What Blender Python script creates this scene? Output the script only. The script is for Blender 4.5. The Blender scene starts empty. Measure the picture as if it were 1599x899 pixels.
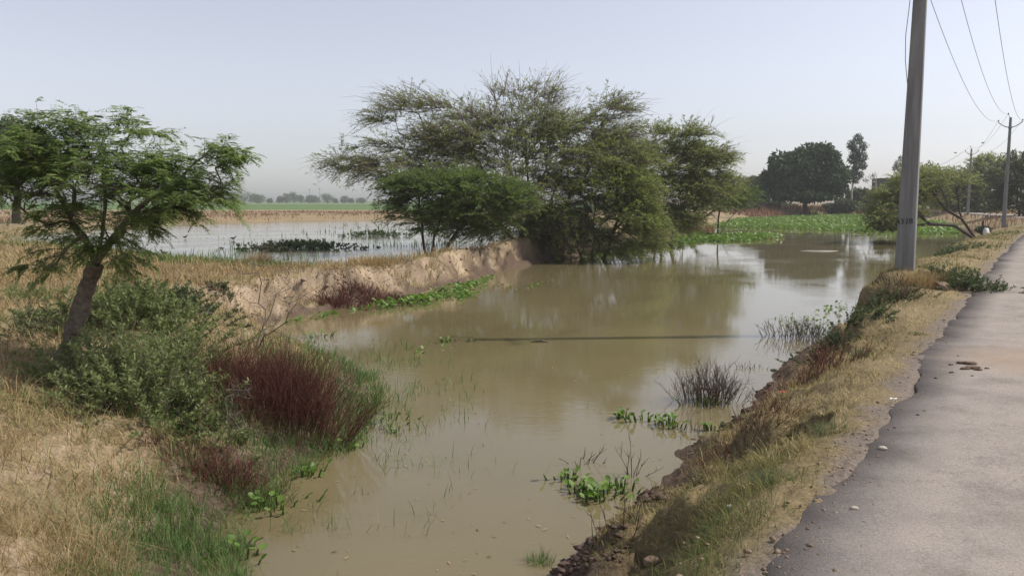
import bpy, math
import numpy as np
from mathutils import Vector, Matrix

# ------------------------------------------------------------------ camera, sky, sun, exposure
sc = bpy.context.scene
COL = sc.collection
F_PX, PITCH, EYE = 1250.0, math.radians(6.2), 1.6
cam_d = bpy.data.cameras.new("camera"); cam = bpy.data.objects.new("camera", cam_d); COL.objects.link(cam)
cam_d.sensor_width = 36.0; cam_d.lens = F_PX / 1599.0 * 36.0
cam_d.clip_start = 0.05; cam_d.clip_end = 8000.0
cam.location = (0, 0, EYE); cam.rotation_euler = (math.radians(90) - PITCH, 0, 0)
sc.camera = cam

SUN_EL, SUN_AZ = math.radians(47.5), math.radians(86.0)      # azimuth clockwise from the view direction (+Y)
world = bpy.data.worlds.new("World"); sc.world = world; world.use_nodes = True
nt = world.node_tree; nt.nodes.clear()
sky = nt.nodes.new("ShaderNodeTexSky"); sky.sky_type = 'NISHITA'; sky.sun_disc = False
sky.sun_elevation = SUN_EL; sky.sun_rotation = SUN_AZ
sky.altitude = 120; sky.air_density = 1.0; sky.dust_density = 1.5; sky.ozone_density = 1.0
hs = nt.nodes.new("ShaderNodeHueSaturation"); hs.inputs['Saturation'].default_value = 0.38
bg = nt.nodes.new("ShaderNodeBackground"); bg.inputs['Strength'].default_value = 0.125
wo = nt.nodes.new("ShaderNodeOutputWorld")
tn = nt.nodes.new("ShaderNodeMix"); tn.data_type = 'RGBA'; tn.blend_type = 'MULTIPLY'; tn.inputs[0].default_value = 1; tn.inputs[7].default_value = (1.0, 0.99, 1.05, 1)
nt.links.new(sky.outputs[0], hs.inputs['Color']); nt.links.new(hs.outputs[0], tn.inputs[6]); nt.links.new(tn.outputs[2], bg.inputs[0]); nt.links.new(bg.outputs[0], wo.inputs[0])

sun_d = bpy.data.lights.new("sun", 'SUN'); sun_d.energy = 3.2; sun_d.angle = math.radians(0.9); sun_d.color = (1.0, 0.94, 0.85)
sun = bpy.data.objects.new("sun", sun_d); COL.objects.link(sun)
S = Vector((math.cos(SUN_EL) * math.sin(SUN_AZ), math.cos(SUN_EL) * math.cos(SUN_AZ), math.sin(SUN_EL)))
sun.rotation_euler = (-S).to_track_quat('-Z', 'Y').to_euler(); sun.location = (30, 5, 40)

vs = sc.view_settings; vs.view_transform = 'Standard'; vs.look = 'None'; vs.gamma = 1.0; vs.exposure = 0.33
vs.use_curve_mapping = False
sc.render.engine = 'CYCLES'
sc.cycles.use_denoising = True
sc.cycles.max_bounces = 8; sc.cycles.transparent_max_bounces = 8
sc.cycles.volume_bounces = 1
sc.cycles.caustics_reflective = False; sc.cycles.caustics_refractive = False

# ------------------------------------------------------------------ helpers
RNG = np.random.default_rng(7)
CP, SP = math.cos(PITCH), math.sin(PITCH)

def ray(px, py):
    dx, dy = px - 799.5, py - 449.5
    return dx / F_PX, (F_PX * CP - dy * SP) / F_PX, (-F_PX * SP - dy * CP) / F_PX

def G(px, py, z=0.0):
    """where the sight line of a place in the photograph meets the level z"""
    rx, ry, rz = ray(px, py); t = (z - EYE) / rz
    return np.array([rx * t, ry * t, z])

def D(px, py, depth):
    """the point of that sight line at a given ground distance"""
    rx, ry, rz = ray(px, py); t = depth / ry
    return np.array([rx * t, depth, EYE + rz * t])

def unit(v):
    v = np.asarray(v, float); n = np.linalg.norm(v, axis=-1, keepdims=True)
    return v / np.maximum(n, 1e-9)

def hash2(i, j, s):
    i = i.astype(np.int64); j = j.astype(np.int64)
    h = (i * 374761393 + j * 668265263 + s * 982451653) & 0x7fffffff
    h = ((h ^ (h >> 13)) * 1274126177) & 0x7fffffff
    return ((h ^ (h >> 16)) & 0xffff) / 65535.0

def vnoise(x, y, s=0):
    x = np.asarray(x, float); y = np.asarray(y, float)
    xi, yi = np.floor(x), np.floor(y); fx, fy = x - xi, y - yi
    fx = fx * fx * (3 - 2 * fx); fy = fy * fy * (3 - 2 * fy)
    a, b = hash2(xi, yi, s), hash2(xi + 1, yi, s); c, d = hash2(xi, yi + 1, s), hash2(xi + 1, yi + 1, s)
    return (a * (1 - fx) + b * fx) * (1 - fy) + (c * (1 - fx) + d * fx) * fy

def fbm(x, y, s=0, o=4):
    v, a, t = 0.0, 0.5, 0.0
    for k in range(o):
        v = v + a * vnoise(x * 2 ** k + 17.3 * k, y * 2 ** k - 9.1 * k, s + k); t += a; a *= 0.5
    return v / t

def sstep(a, b, x):
    t = np.clip((x - a) / (b - a), 0, 1); return t * t * (3 - 2 * t)

class MB:
    """collects vertices, quads, triangles and one value per vertex; becomes ONE mesh"""
    def __init__(s): s.v, s.q, s.t, s.r, s.n = [], [], [], [], 0
    def add(s, v, q=None, t=None, r=0.5):
        v = np.asarray(v, float).reshape(-1, 3); m = len(v)
        if m == 0: return
        s.v.append(v); s.r.append(np.broadcast_to(np.asarray(r, float), (m,)) if np.ndim(r) < 2 else r)
        if q is not None and len(q): s.q.append(np.asarray(q, np.int64).reshape(-1, 4) + s.n)
        if t is not None and len(t): s.t.append(np.asarray(t, np.int64).reshape(-1, 3) + s.n)
        s.n += m
    def tube(s, pts, rad, k=5, r=0.5, cap=False):
        pts = np.asarray(pts, float); n = len(pts)
        rad = np.broadcast_to(np.asarray(rad, float), (n,))
        tg = np.gradient(pts, axis=0); tg = unit(tg)
        ref = np.array([0, 0, 1.0]) if abs(tg[0][2]) < 0.9 else np.array([1.0, 0, 0])
        u = unit(np.cross(tg, ref)); bad = np.linalg.norm(np.cross(tg, ref), axis=1) < 0.15
        if bad.any(): u[bad] = unit(np.cross(tg[bad], [0.3, 1, 0.1]))
        w = np.cross(tg, u); a = np.arange(k) * 2 * math.pi / k
        V = pts[:, None, :] + rad[:, None, None] * (np.cos(a)[None, :, None] * u[:, None, :] + np.sin(a)[None, :, None] * w[:, None, :])
        i = np.arange(n - 1)[:, None] * k; j = np.arange(k)[None, :]; j2 = (j + 1) % k
        Q = np.stack([i + j, i + j2, i + k + j2, i + k + j], -1).reshape(-1, 4)
        T = None
        if cap:
            T = [[0, b + 1, b] for b in range(1, k - 1)] + [[(n - 1) * k, (n - 1) * k + b, (n - 1) * k + b + 1] for b in range(1, k - 1)]
        s.add(V.reshape(-1, 3), Q, T, r)
    def tubes(s, L, rad, k=3, r=None):
        """many short tubes at once: L is (tubes, points, 3)"""
        L = np.asarray(L, float); N, n = L.shape[:2]
        if N == 0: return
        rad = np.broadcast_to(np.asarray(rad, float), (N, n)); tg = unit(np.gradient(L, axis=1))
        mean = unit(L[:, -1] - L[:, 0]); ref = np.where(np.abs(mean[:, 2:3]) < .85, [[0, 0, 1.0]], [[1.0, .2, 0]])[:, None, :]
        u = unit(np.cross(tg, np.broadcast_to(ref, tg.shape))); w = np.cross(tg, u); a = np.arange(k) * 2 * math.pi / k
        V = L[:, :, None, :] + rad[:, :, None, None] * (np.cos(a)[None, None, :, None] * u[:, :, None, :] + np.sin(a)[None, None, :, None] * w[:, :, None, :])
        o = np.arange(N)[:, None, None] * n * k; i = np.arange(n - 1)[None, :, None] * k; j = np.arange(k)[None, None, :]; j2 = (j + 1) % k
        Q = np.stack([o + i + j, o + i + j2, o + i + k + j2, o + i + k + j], -1).reshape(-1, 4)
        if r is None: r = RNG.uniform(size=N)
        s.add(V.reshape(-1, 3), Q, None, np.repeat(np.broadcast_to(r, (N,)), n * k))
    def roundleaves(s, p, d, L, W, r, nrm):
        """spoon-shaped leaves of two folded halves"""
        p = np.asarray(p, float); d = unit(d); n = len(p); L = np.broadcast_to(L, (n,))[:, None]; W = np.broadcast_to(W, (n,))[:, None]
        sd = unit(np.cross(d, nrm)); up = np.cross(sd, d); c = up * L * .10
        V = np.stack([p, p + d * L * .3 + sd * W * .5 + c, p + d * L * .75 + sd * W * .42 + c, p + d * L, p + d * L * .75 - sd * W * .42 + c, p + d * L * .3 - sd * W * .5 + c], 1).reshape(-1, 3)
        o = np.arange(n)[:, None] * 6
        s.add(V, np.concatenate([o + [[0, 1, 2, 3]], o + [[0, 3, 4, 5]]]), None, np.repeat(np.broadcast_to(r, (n,)), 6))
    def box(s, lo, hi, r=0.5):
        x0, y0, z0 = lo; x1, y1, z1 = hi
        s.add([[x0,y0,z0],[x1,y0,z0],[x1,y1,z0],[x0,y1,z0],[x0,y0,z1],[x1,y0,z1],[x1,y1,z1],[x0,y1,z1]],
              [[0,3,2,1],[4,5,6,7],[0,1,5,4],[1,2,6,5],[2,3,7,6],[3,0,4,7]], None, r)
    def leaves(s, p, d, L, W, r, nrm=None, fold=0.0):
        """pointed four-cornered leaves: base p, direction d, length, width"""
        p = np.asarray(p, float); d = unit(d); n = len(p)
        if n == 0: return
        L = np.broadcast_to(np.asarray(L, float), (n,))[:, None]; W = np.broadcast_to(np.asarray(W, float), (n,))[:, None]
        if nrm is None: nrm = unit(RNG.normal(size=(n, 3)) * 0.6 + [0, 0, 1])
        sd = unit(np.cross(d, nrm)); up = np.cross(sd, d)
        m = p + d * L * 0.45 + up * fold * L
        V = np.stack([p, m + sd * W / 2, p + d * L, m - sd * W / 2], 1).reshape(-1, 3)
        Q = np.arange(n * 4).reshape(-1, 4)
        s.add(V, Q, None, np.repeat(np.broadcast_to(np.asarray(r, float), (n,)), 4))
    def needles(s, p, d, L, W, r):
        p = np.asarray(p, float); d = unit(d); n = len(p); nrm = unit(RNG.normal(size=(n, 3)) * .6 + [0, 0, 1]); sd = unit(np.cross(d, nrm)) * W
        m = p + d * L[:, None] * .35; V = np.stack([p, m + sd * .5, p + d * L[:, None]], 1); V[:, 0] -= sd * .5
        s.add(V.reshape(-1, 3), None, np.arange(n * 3).reshape(-1, 3), np.repeat(r, 3))
    def blades(s, base, h, w, az, lean, r, bend=0.6):
        """grass blades: two curved segments and a tip"""
        n = len(base)
        if n == 0: return
        dirh = np.stack([np.cos(az), np.sin(az), np.zeros(n)], 1)
        sd = np.stack([-np.sin(az), np.cos(az), np.zeros(n)], 1)
        tw = RNG.uniform(-0.9, 0.9, n)[:, None]; sd = unit(sd * np.cos(tw) + dirh * np.sin(tw))
        h = h[:, None]; w = w[:, None]; lean = lean[:, None]
        up = np.array([0, 0, 1.0])
        def pt(t):
            th = lean * (0.35 + bend * t)
            return base + dirh * h * t * np.sin(th) + up * h * t * np.cos(th)
        p1, p2 = pt(0.5), pt(1.0)
        V = np.stack([base - sd * w / 2, base + sd * w / 2, p1 + sd * w * 0.38, p1 - sd * w * 0.38, p2], 1).reshape(-1, 3)
        o = np.arange(n)[:, None] * 5
        s.add(V, o + [[0, 1, 2, 3]], o + [[3, 2, 4]], np.repeat(r, 5))
    def mesh(s, name, smooth=False):
        v = np.concatenate(s.v); r = np.concatenate(s.r)
        q = np.concatenate(s.q) if s.q else np.zeros((0, 4), np.int64); t = np.concatenate(s.t) if s.t else np.zeros((0, 3), np.int64)
        me = bpy.data.meshes.new(name)
        me.vertices.add(len(v)); me.vertices.foreach_set("co", v.astype(np.float32).ravel())
        me.loops.add(q.size + t.size); me.loops.foreach_set("vertex_index", np.concatenate([q.ravel(), t.ravel()]).astype(np.int32))
        me.polygons.add(len(q) + len(t))
        ls = np.concatenate([np.arange(len(q)) * 4, q.size + np.arange(len(t)) * 3]).astype(np.int32)
        me.polygons.foreach_set("loop_start", ls)
        if smooth: me.polygons.foreach_set("use_smooth", np.ones(len(q) + len(t), bool))
        at = me.attributes.new("rnd", 'FLOAT', 'POINT'); at.data.foreach_set("value", r.astype(np.float32))
        me.update(calc_edges=True); me.validate()
        return me

def tag(o, label=None, cat=None, group=None, kind=None):
    if label: o["label"] = label
    if cat: o["category"] = cat
    if group: o["group"] = group
    if kind: o["kind"] = kind
    return o

def obj(name, mb, mat, parent=None, smooth=False, **kw):
    me = mb.mesh(name, smooth) if isinstance(mb, MB) else mb
    if mat is not None and not me.materials: me.materials.append(mat)
    o = bpy.data.objects.new(name, me); COL.objects.link(o)
    if parent is not None:
        o.parent = parent; o.matrix_parent_inverse = Matrix.Translation(-Vector(parent.location))
    if parent is not None and name in ('twigs', 'stems', 'stalks', 'foliage', 'crown'): o['kind'] = 'stuff'
    return tag(o, **kw)

def empty(name, loc, **kw):
    o = bpy.data.objects.new(name, None); COL.objects.link(o); o.location = Vector([float(c) for c in loc]); o.empty_display_size = 0.2
    return tag(o, **kw)

# ------------------------------------------------------------------ materials
def new_mat(name):
    m = bpy.data.materials.new(name); m.use_nodes = True; t = m.node_tree; t.nodes.clear()
    out = t.nodes.new("ShaderNodeOutputMaterial"); return m, t, out

def ramp(t, stops):
    r = t.nodes.new("ShaderNodeValToRGB"); e = r.color_ramp.elements
    while len(e) < len(stops): e.new(0.5)
    for k, (p, c) in enumerate(stops): e[k].position = p; e[k].color = (*c, 1)
    return r

def leaf_mat(name, stops, trans=0.3, rough=0.55, spec=0.25, tint=1.15):
    m, t, out = new_mat(name)
    a = t.nodes.new("ShaderNodeAttribute"); a.attribute_name = "rnd"
    r = ramp(t, stops); t.links.new(a.outputs['Fac'], r.inputs[0])
    p = t.nodes.new("ShaderNodeBsdfPrincipled"); p.inputs['Roughness'].default_value = rough; p.inputs['Specular IOR Level'].default_value = spec
    t.links.new(r.outputs[0], p.inputs['Base Color'])
    if trans > 0:
        tr = t.nodes.new("ShaderNodeBsdfTranslucent"); mx = t.nodes.new("ShaderNodeMixShader"); mx.inputs[0].default_value = trans
        g = t.nodes.new("ShaderNodeHueSaturation"); g.inputs['Value'].default_value = tint; g.inputs['Saturation'].default_value = 1.1
        t.links.new(r.outputs[0], g.inputs['Color']); t.links.new(g.outputs[0], tr.inputs[0])
        t.links.new(p.outputs[0], mx.inputs[1]); t.links.new(tr.outputs[0], mx.inputs[2]); t.links.new(mx.outputs[0], out.inputs[0])
    else: t.links.new(p.outputs[0], out.inputs[0])
    return m

def solid_mat(name, c1, c2, scale=8.0, rough=0.85, bump=0.3, spec=0.3, detail=6, dist=0.02):
    m, t, out = new_mat(name)
    tc = t.nodes.new("ShaderNodeTexCoord"); n = t.nodes.new("ShaderNodeTexNoise"); n.inputs['Scale'].default_value = scale; n.inputs['Detail'].default_value = detail
    t.links.new(tc.outputs['Object'], n.inputs['Vector'])
    r = ramp(t, [(0.3, c1), (0.7, c2)]); t.links.new(n.outputs['Fac'], r.inputs[0])
    p = t.nodes.new("ShaderNodeBsdfPrincipled"); p.inputs['Roughness'].default_value = rough; p.inputs['Specular IOR Level'].default_value = spec
    b = t.nodes.new("ShaderNodeBump"); b.inputs['Strength'].default_value = bump; b.inputs['Distance'].default_value = dist
    t.links.new(n.outputs['Fac'], b.inputs['Height']); t.links.new(b.outputs[0], p.inputs['Normal'])
    t.links.new(r.outputs[0], p.inputs['Base Color']); t.links.new(p.outputs[0], out.inputs[0])
    return m

M = {}
M['prosopis'] = leaf_mat("prosopis_leaf", [(0.0, (0.130, 0.150, 0.060)), (0.4, (0.200, 0.235, 0.088)), (0.8, (0.265, 0.295, 0.108)), (1.0, (0.30, 0.27, 0.15))], 0.6)
M['prosopis_light'] = leaf_mat("prosopis_light_leaf", [(0.0, (0.125, 0.150, 0.050)), (0.4, (0.190, 0.235, 0.075)), (0.8, (0.255, 0.300, 0.098)), (1.0, (0.29, 0.27, 0.13))], 0.6)
M['prosopis_fresh'] = leaf_mat("prosopis_fresh_leaf", [(0.0, (0.090, 0.125, 0.038)), (0.5, (0.140, 0.200, 0.058)), (1.0, (0.21, 0.265, 0.085))], 0.5)
M['acacia'] = leaf_mat("acacia_leaf", [(0.0, (0.13, 0.175, 0.065)), (0.5, (0.195, 0.265, 0.092)), (0.85, (0.25, 0.325, 0.115)), (1.0, (0.30, 0.34, 0.15))], 0.6)
M['mango'] = leaf_mat("mango_leaf", [(0.0, (0.030, 0.052, 0.020)), (0.6, (0.056, 0.092, 0.030)), (1.0, (0.10, 0.15, 0.045))], 0.22)
M['bushgreen'] = leaf_mat("bush_leaf", [(0.0, (0.060, 0.080, 0.040)), (0.6, (0.105, 0.130, 0.058)), (1.0, (0.17, 0.18, 0.085))], 0.35)
M['euca'] = leaf_mat("eucalyptus_leaf", [(0.0, (0.05, 0.07, 0.04)), (1.0, (0.12, 0.15, 0.09))], 0.25)
M['weed'] = leaf_mat("weed_leaf", [(0.0, (0.125, 0.155, 0.060)), (0.5, (0.205, 0.245, 0.095)), (0.9, (0.280, 0.320, 0.140)), (1.0, (0.35, 0.33, 0.19))], 0.4)
M['weed_dark'] = leaf_mat("dark_weed_leaf", [(0.0, (0.055, 0.080, 0.035)), (0.6, (0.095, 0.130, 0.055)), (1.0, (0.17, 0.17, 0.085))], 0.35)
M['hyacinth'] = leaf_mat("hyacinth_leaf", [(0.0, (0.070, 0.130, 0.024)), (0.5, (0.135, 0.235, 0.042)), (0.9, (0.205, 0.310, 0.070)), (1.0, (0.30, 0.29, 0.11))], 0.35, 0.45, 0.35)
M['drygrass'] = leaf_mat("dry_grass", [(0.0, (0.20, 0.145, 0.075)), (0.4, (0.34, 0.25, 0.125)), (0.75, (0.47, 0.36, 0.20)), (0.9, (0.26, 0.25, 0.10)), (1.0, (0.13, 0.17, 0.055))], 0.25, 0.7, 0.15)
M['verge'] = leaf_mat("verge_grass", [(0.0, (0.10, 0.13, 0.04)), (0.3, (0.20, 0.185, 0.07)), (0.65, (0.33, 0.265, 0.115)), (1.0, (0.50, 0.41, 0.23))], 0.25, 0.7, 0.15)
M['marsh'] = leaf_mat("marsh_grass", [(0.0, (0.05, 0.10, 0.025)), (0.5, (0.10, 0.19, 0.045)), (0.85, (0.17, 0.25, 0.08)), (1.0, (0.30, 0.28, 0.13))], 0.3)
M['reddry'] = leaf_mat("red_dry_stems", [(0.0, (0.065, 0.028, 0.024)), (0.5, (0.130, 0.052, 0.042)), (0.85, (0.185, 0.085, 0.062)), (1.0, (0.27, 0.19, 0.12))], 0.1, 0.8, 0.1)
M['darkstem'] = leaf_mat("dark_stems", [(0.0, (0.045, 0.035, 0.026)), (0.6, (0.095, 0.070, 0.050)), (1.0, (0.16, 0.11, 0.075))], 0.0, 0.8, 0.1)
M['brownreed'] = leaf_mat("brown_reed", [(0.0, (0.15, 0.085, 0.055)), (0.6, (0.27, 0.16, 0.10)), (1.0, (0.38, 0.27, 0.16))], 0.2, 0.8, 0.1)
M['bark'] = solid_mat("grey_brown_bark", (0.085, 0.066, 0.050), (0.20, 0.165, 0.13), 22, 0.9, 0.9, 0.15, 8, 0.03)
M['darkbark'] = solid_mat("dark_bark", (0.045, 0.036, 0.030), (0.11, 0.088, 0.070), 14, 0.9, 0.6, 0.15)
M['palebark'] = solid_mat("pale_bark", (0.32, 0.30, 0.26), (0.52, 0.49, 0.44), 3, 0.8, 0.2)
M['twig'] = solid_mat("dry_twig", (0.10, 0.080, 0.065), (0.21, 0.175, 0.145), 10, 0.9, 0.2)
M['concrete'] = solid_mat("pole_concrete", (0.15, 0.147, 0.143), (0.27, 0.265, 0.26), 5, 0.85, 0.25, 0.3, 10, 0.01)
_t = M['concrete'].node_tree; _mp = _t.nodes.new("ShaderNodeMapping"); _mp.inputs['Scale'].default_value = (2.2, 2.2, .16); _n = [n for n in _t.nodes if n.type == 'TEX_NOISE'][0]; _tc = [n for n in _t.nodes if n.type == 'TEX_COORD'][0]
_t.links.new(_tc.outputs['Object'], _mp.inputs[0]); _t.links.new(_mp.outputs[0], _n.inputs['Vector'])
M['steel'] = solid_mat("galvanised_steel", (0.20, 0.20, 0.20), (0.30, 0.30, 0.30), 12, 0.55, 0.1)
M['wire'] = solid_mat("aluminium_wire", (0.22, 0.22, 0.23), (0.30, 0.30, 0.31), 12, 0.5, 0.0)
M['ceramic'] = solid_mat("brown_ceramic", (0.06, 0.035, 0.028), (0.10, 0.055, 0.04), 6, 0.25, 0.0, 0.6)
M['paintmark'] = solid_mat("black_paint", (0.015, 0.015, 0.017), (0.04, 0.04, 0.042), 40, 0.8, 0.0)
M['soilclod'] = solid_mat("clod_soil", (0.15, 0.105, 0.072), (0.31, 0.235, 0.165), 7, 0.95, 0.9, 0.1, 10, 0.05)
M['bundsoil'] = solid_mat("bund_soil", (0.20, 0.148, 0.096), (0.38, 0.295, 0.205), 5, 0.95, 0.6, 0.1, 8, 0.03)
M['mudclod'] = solid_mat("mud_soil", (0.070, 0.046, 0.036), (0.15, 0.10, 0.077), 16, 0.85, 0.9, 0.2, 10, 0.03)
M['stone'] = solid_mat("pale_stone", (0.36, 0.30, 0.24), (0.55, 0.48, 0.40), 14, 0.85, 0.4)
M['white'] = solid_mat("white_paint", (0.62, 0.61, 0.58), (0.80, 0.79, 0.77), 9, 0.7, 0.1)
M['dung'] = solid_mat("dry_dung", (0.07, 0.045, 0.028), (0.17, 0.115, 0.07), 30, 0.95, 0.8)
M['redlitter'] = solid_mat("red_foil", (0.45, 0.03, 0.025), (0.60, 0.06, 0.04), 20, 0.4, 0.1)
M['brickwall'] = solid_mat("dark_plaster", (0.055, 0.050, 0.052), (0.085, 0.078, 0.078), 3, 0.9, 0.1)
M['slab'] = solid_mat("roof_slab", (0.30, 0.30, 0.30), (0.42, 0.42, 0.42), 3, 0.9, 0.1)
M['glassdark'] = solid_mat("window_dark", (0.015, 0.016, 0.018), (0.025, 0.026, 0.03), 3, 0.15, 0.0, 0.5)
M['feather'] = solid_mat("dark_feather", (0.012, 0.012, 0.014), (0.035, 0.032, 0.032), 30, 0.6, 0.1)
M['featherwhite'] = solid_mat("white_feather", (0.65, 0.64, 0.62), (0.78, 0.77, 0.75), 30, 0.6, 0.1)
M['ripple'] = solid_mat("pale_ripple", (0.20, 0.185, 0.15), (0.32, 0.30, 0.26), 25, 0.7, 0.3)  # pale tone painted in for rippled water

# ------------------------------------------------------------------ the lie of the land
WZ, RZ = -1.0, -0.5                  # level of the near pond and of the flooded field behind the bund
front_px = [(325,899),(345,830),(385,780),(440,742),(500,712),(545,672),(570,620),(560,578),(500,548),(440,532),(398,518),(455,497),(560,478),
            (640,461),(715,445),(765,428),(830,413),(900,403),(960,393),(1040,381),(1110,373),(1120,362),(1110,351),(1150,342),(1250,338),(1340,337),
            (1400,341),(1470,347),(1500,356),(1512,366),(1500,378),(1478,392),(1440,410),(1395,440),(1340,487),(1300,520),(1262,545),(1216,572),(1182,612),
            (1135,652),(1098,688),(1052,702),(1040,732),(1008,772),(978,800),(925,842),(862,899),(840,1000),(800,1090),(600,1120),(430,1090),(340,990)]
rear_px = [(20,372),(120,362),(220,357),(330,349),(450,345),(600,343),(720,344),(860,347),(925,351),(935,359),(900,367),(860,375),(800,384),(740,394),(690,403),
           (600,414),(500,421),(400,421),(300,413),(215,401),(120,393),(40,388)]
FRONT = np.array([G(x, y, WZ)[:2] for x, y in front_px]); REAR = np.array([G(x, y, RZ)[:2] for x, y in rear_px])

def sdist(x, y, poly, closed=True):
    """distance to the outline, negative inside"""
    P = np.stack([x, y], -1); n = len(poly); best = np.full(x.shape, 1e18); ins = np.zeros(x.shape, bool)
    for k in range(n if closed else n - 1):
        a, b = poly[k], poly[(k + 1) % n]; e = b - a
        t = np.clip(((P - a) @ e) / (e @ e), 0, 1); q = P - a - t[..., None] * e
        best = np.minimum(best, (q * q).sum(-1))
        if closed:
            c = (a[1] > y) != (b[1] > y)
            with np.errstate(divide='ignore', invalid='ignore'):
                ins ^= c & (x < (b[0] - a[0]) * (y - a[1]) / (b[1] - a[1] + 1e-12) + a[0])
    d = np.sqrt(best)
    return np.where(ins, -d, d) if closed else d

# left edge of the road, from behind the camera to the bend
edge = [(-14.0, -20.5), (-4.2, -5.0)] + [tuple(G(x, y)[:2]) for x, y in [(1200,885),(1330,740),(1430,580),(1500,480),(1560,401)]] + \
       [(24.6, 38.5), (33.0, 51.0), (39.2, 60.0), (45.5, 71.0), (52.0, 86.0), (60.5, 111.0), (66.0, 143.0), (67.0, 190.0), (60.0, 260.0), (40.0, 380.0)]
edge = np.array(edge)
def chaikin(p, n):
    for _ in range(n):
        q = [p[0]]
        for a, b in zip(p[:-1], p[1:]): q += [a * .75 + b * .25, a * .25 + b * .75]
        p = np.array(q + [p[-1]])
    return p
EDGE = chaikin(edge, 2)
_t = unit(np.gradient(EDGE, axis=0)); EDN = np.stack([_t[:, 1], -_t[:, 0]], 1)      # to the right of travel
ROADW = 3.7
ROAD_POLY = np.concatenate([EDGE, (EDGE + EDN * ROADW)[::-1]])

CTRL = np.array([  # x, y, bank width, height at the top, steepness of the face
    (-2.5,5,2.6,.0,.0),(-3.6,8,2.4,.05,.0),(-5.2,11.5,2.6,-.05,.1),(-6.5,14,2.0,-.05,.5),(-5.0,16.5,1.8,-.08,.8),(-4.3,19,1.8,-.17,.8),(-3,21.5,1.7,-.20,.85),(-1.8,24,1.5,-.12,.95),
    (-.5,28,1.2,.10,1),(1,32.5,1.2,.12,1),(3,37,1.7,.0,.8),(7,46,3,-.35,.2),(12,55,4,-.5,.0),(15,75,5,-.4,0),(25,120,6,-.3,0),(60,125,5,-.2,0),(40,70,4,-.1,0),
    (24,43,2.6,-.05,.1),(15,30,2.0,.0,.3),(9.3,18.5,1.3,.10,.8),(6.8,15.3,1.25,.14,1.0),(5,12,1.8,-.03,.4),(3.6,9,1.7,-.04,.4),(2.4,7,1.6,-.04,.4),(1,5,1.5,-.05,.3),(-1,2,2,-.02,0),(-40,60,2.5,-.1,0),(-20,90,3,.0,0)], float)

def ctrl(x, y):
    W = np.zeros(x.shape + (3,)); S_ = np.zeros(x.shape)
    for c in CTRL:
        s = 0.8 + 0.05 * c[1]
        w = 1.0 / (((x - c[0]) ** 2 + (y - c[1]) ** 2) / (s * s) + 0.15) ** 2
        W += w[..., None] * c[2:]; S_ += w
    return W / S_[..., None]

XC = lambda y: np.interp(y, [0, 5.5, 10, 20, 40, 70, 130], [-1.5, -.8, .5, 2.5, 13, 30, 55])
# washed-out notches in the right bank: place, half sizes, depth
NOTCH = [(*G(1222, 698, -.3)[:2], .36, .34, .62), (*G(1237, 800, -.1)[:2], .075, .13, .22), (*G(1005, 850, -.6)[:2], .07, .10, .14), (*G(1480, 446, -.1)[:2], .5, .55, .40), (*G(1318, 572, -.4)[:2], .28, .22, .22), (*G(1300, 545, -.5)[:2], .4, .3, .25), (*G(1165, 745, -.5)[:2], .18, .16, .18)]
MOUNDS = [(7.75, 15.6, 1.0, 0.16), (9.6, 17.3, .7, .15), (3.55, 7.6, .45, .06), (10.4, 19.6, .8, .12), (-6.5, 9.5, 2.0, .18), (-3.3, 21, 2.0, .12), (1.5, 33.5, 2.5, .22), (-1.0, 28.0, 1.5, .1)]

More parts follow.
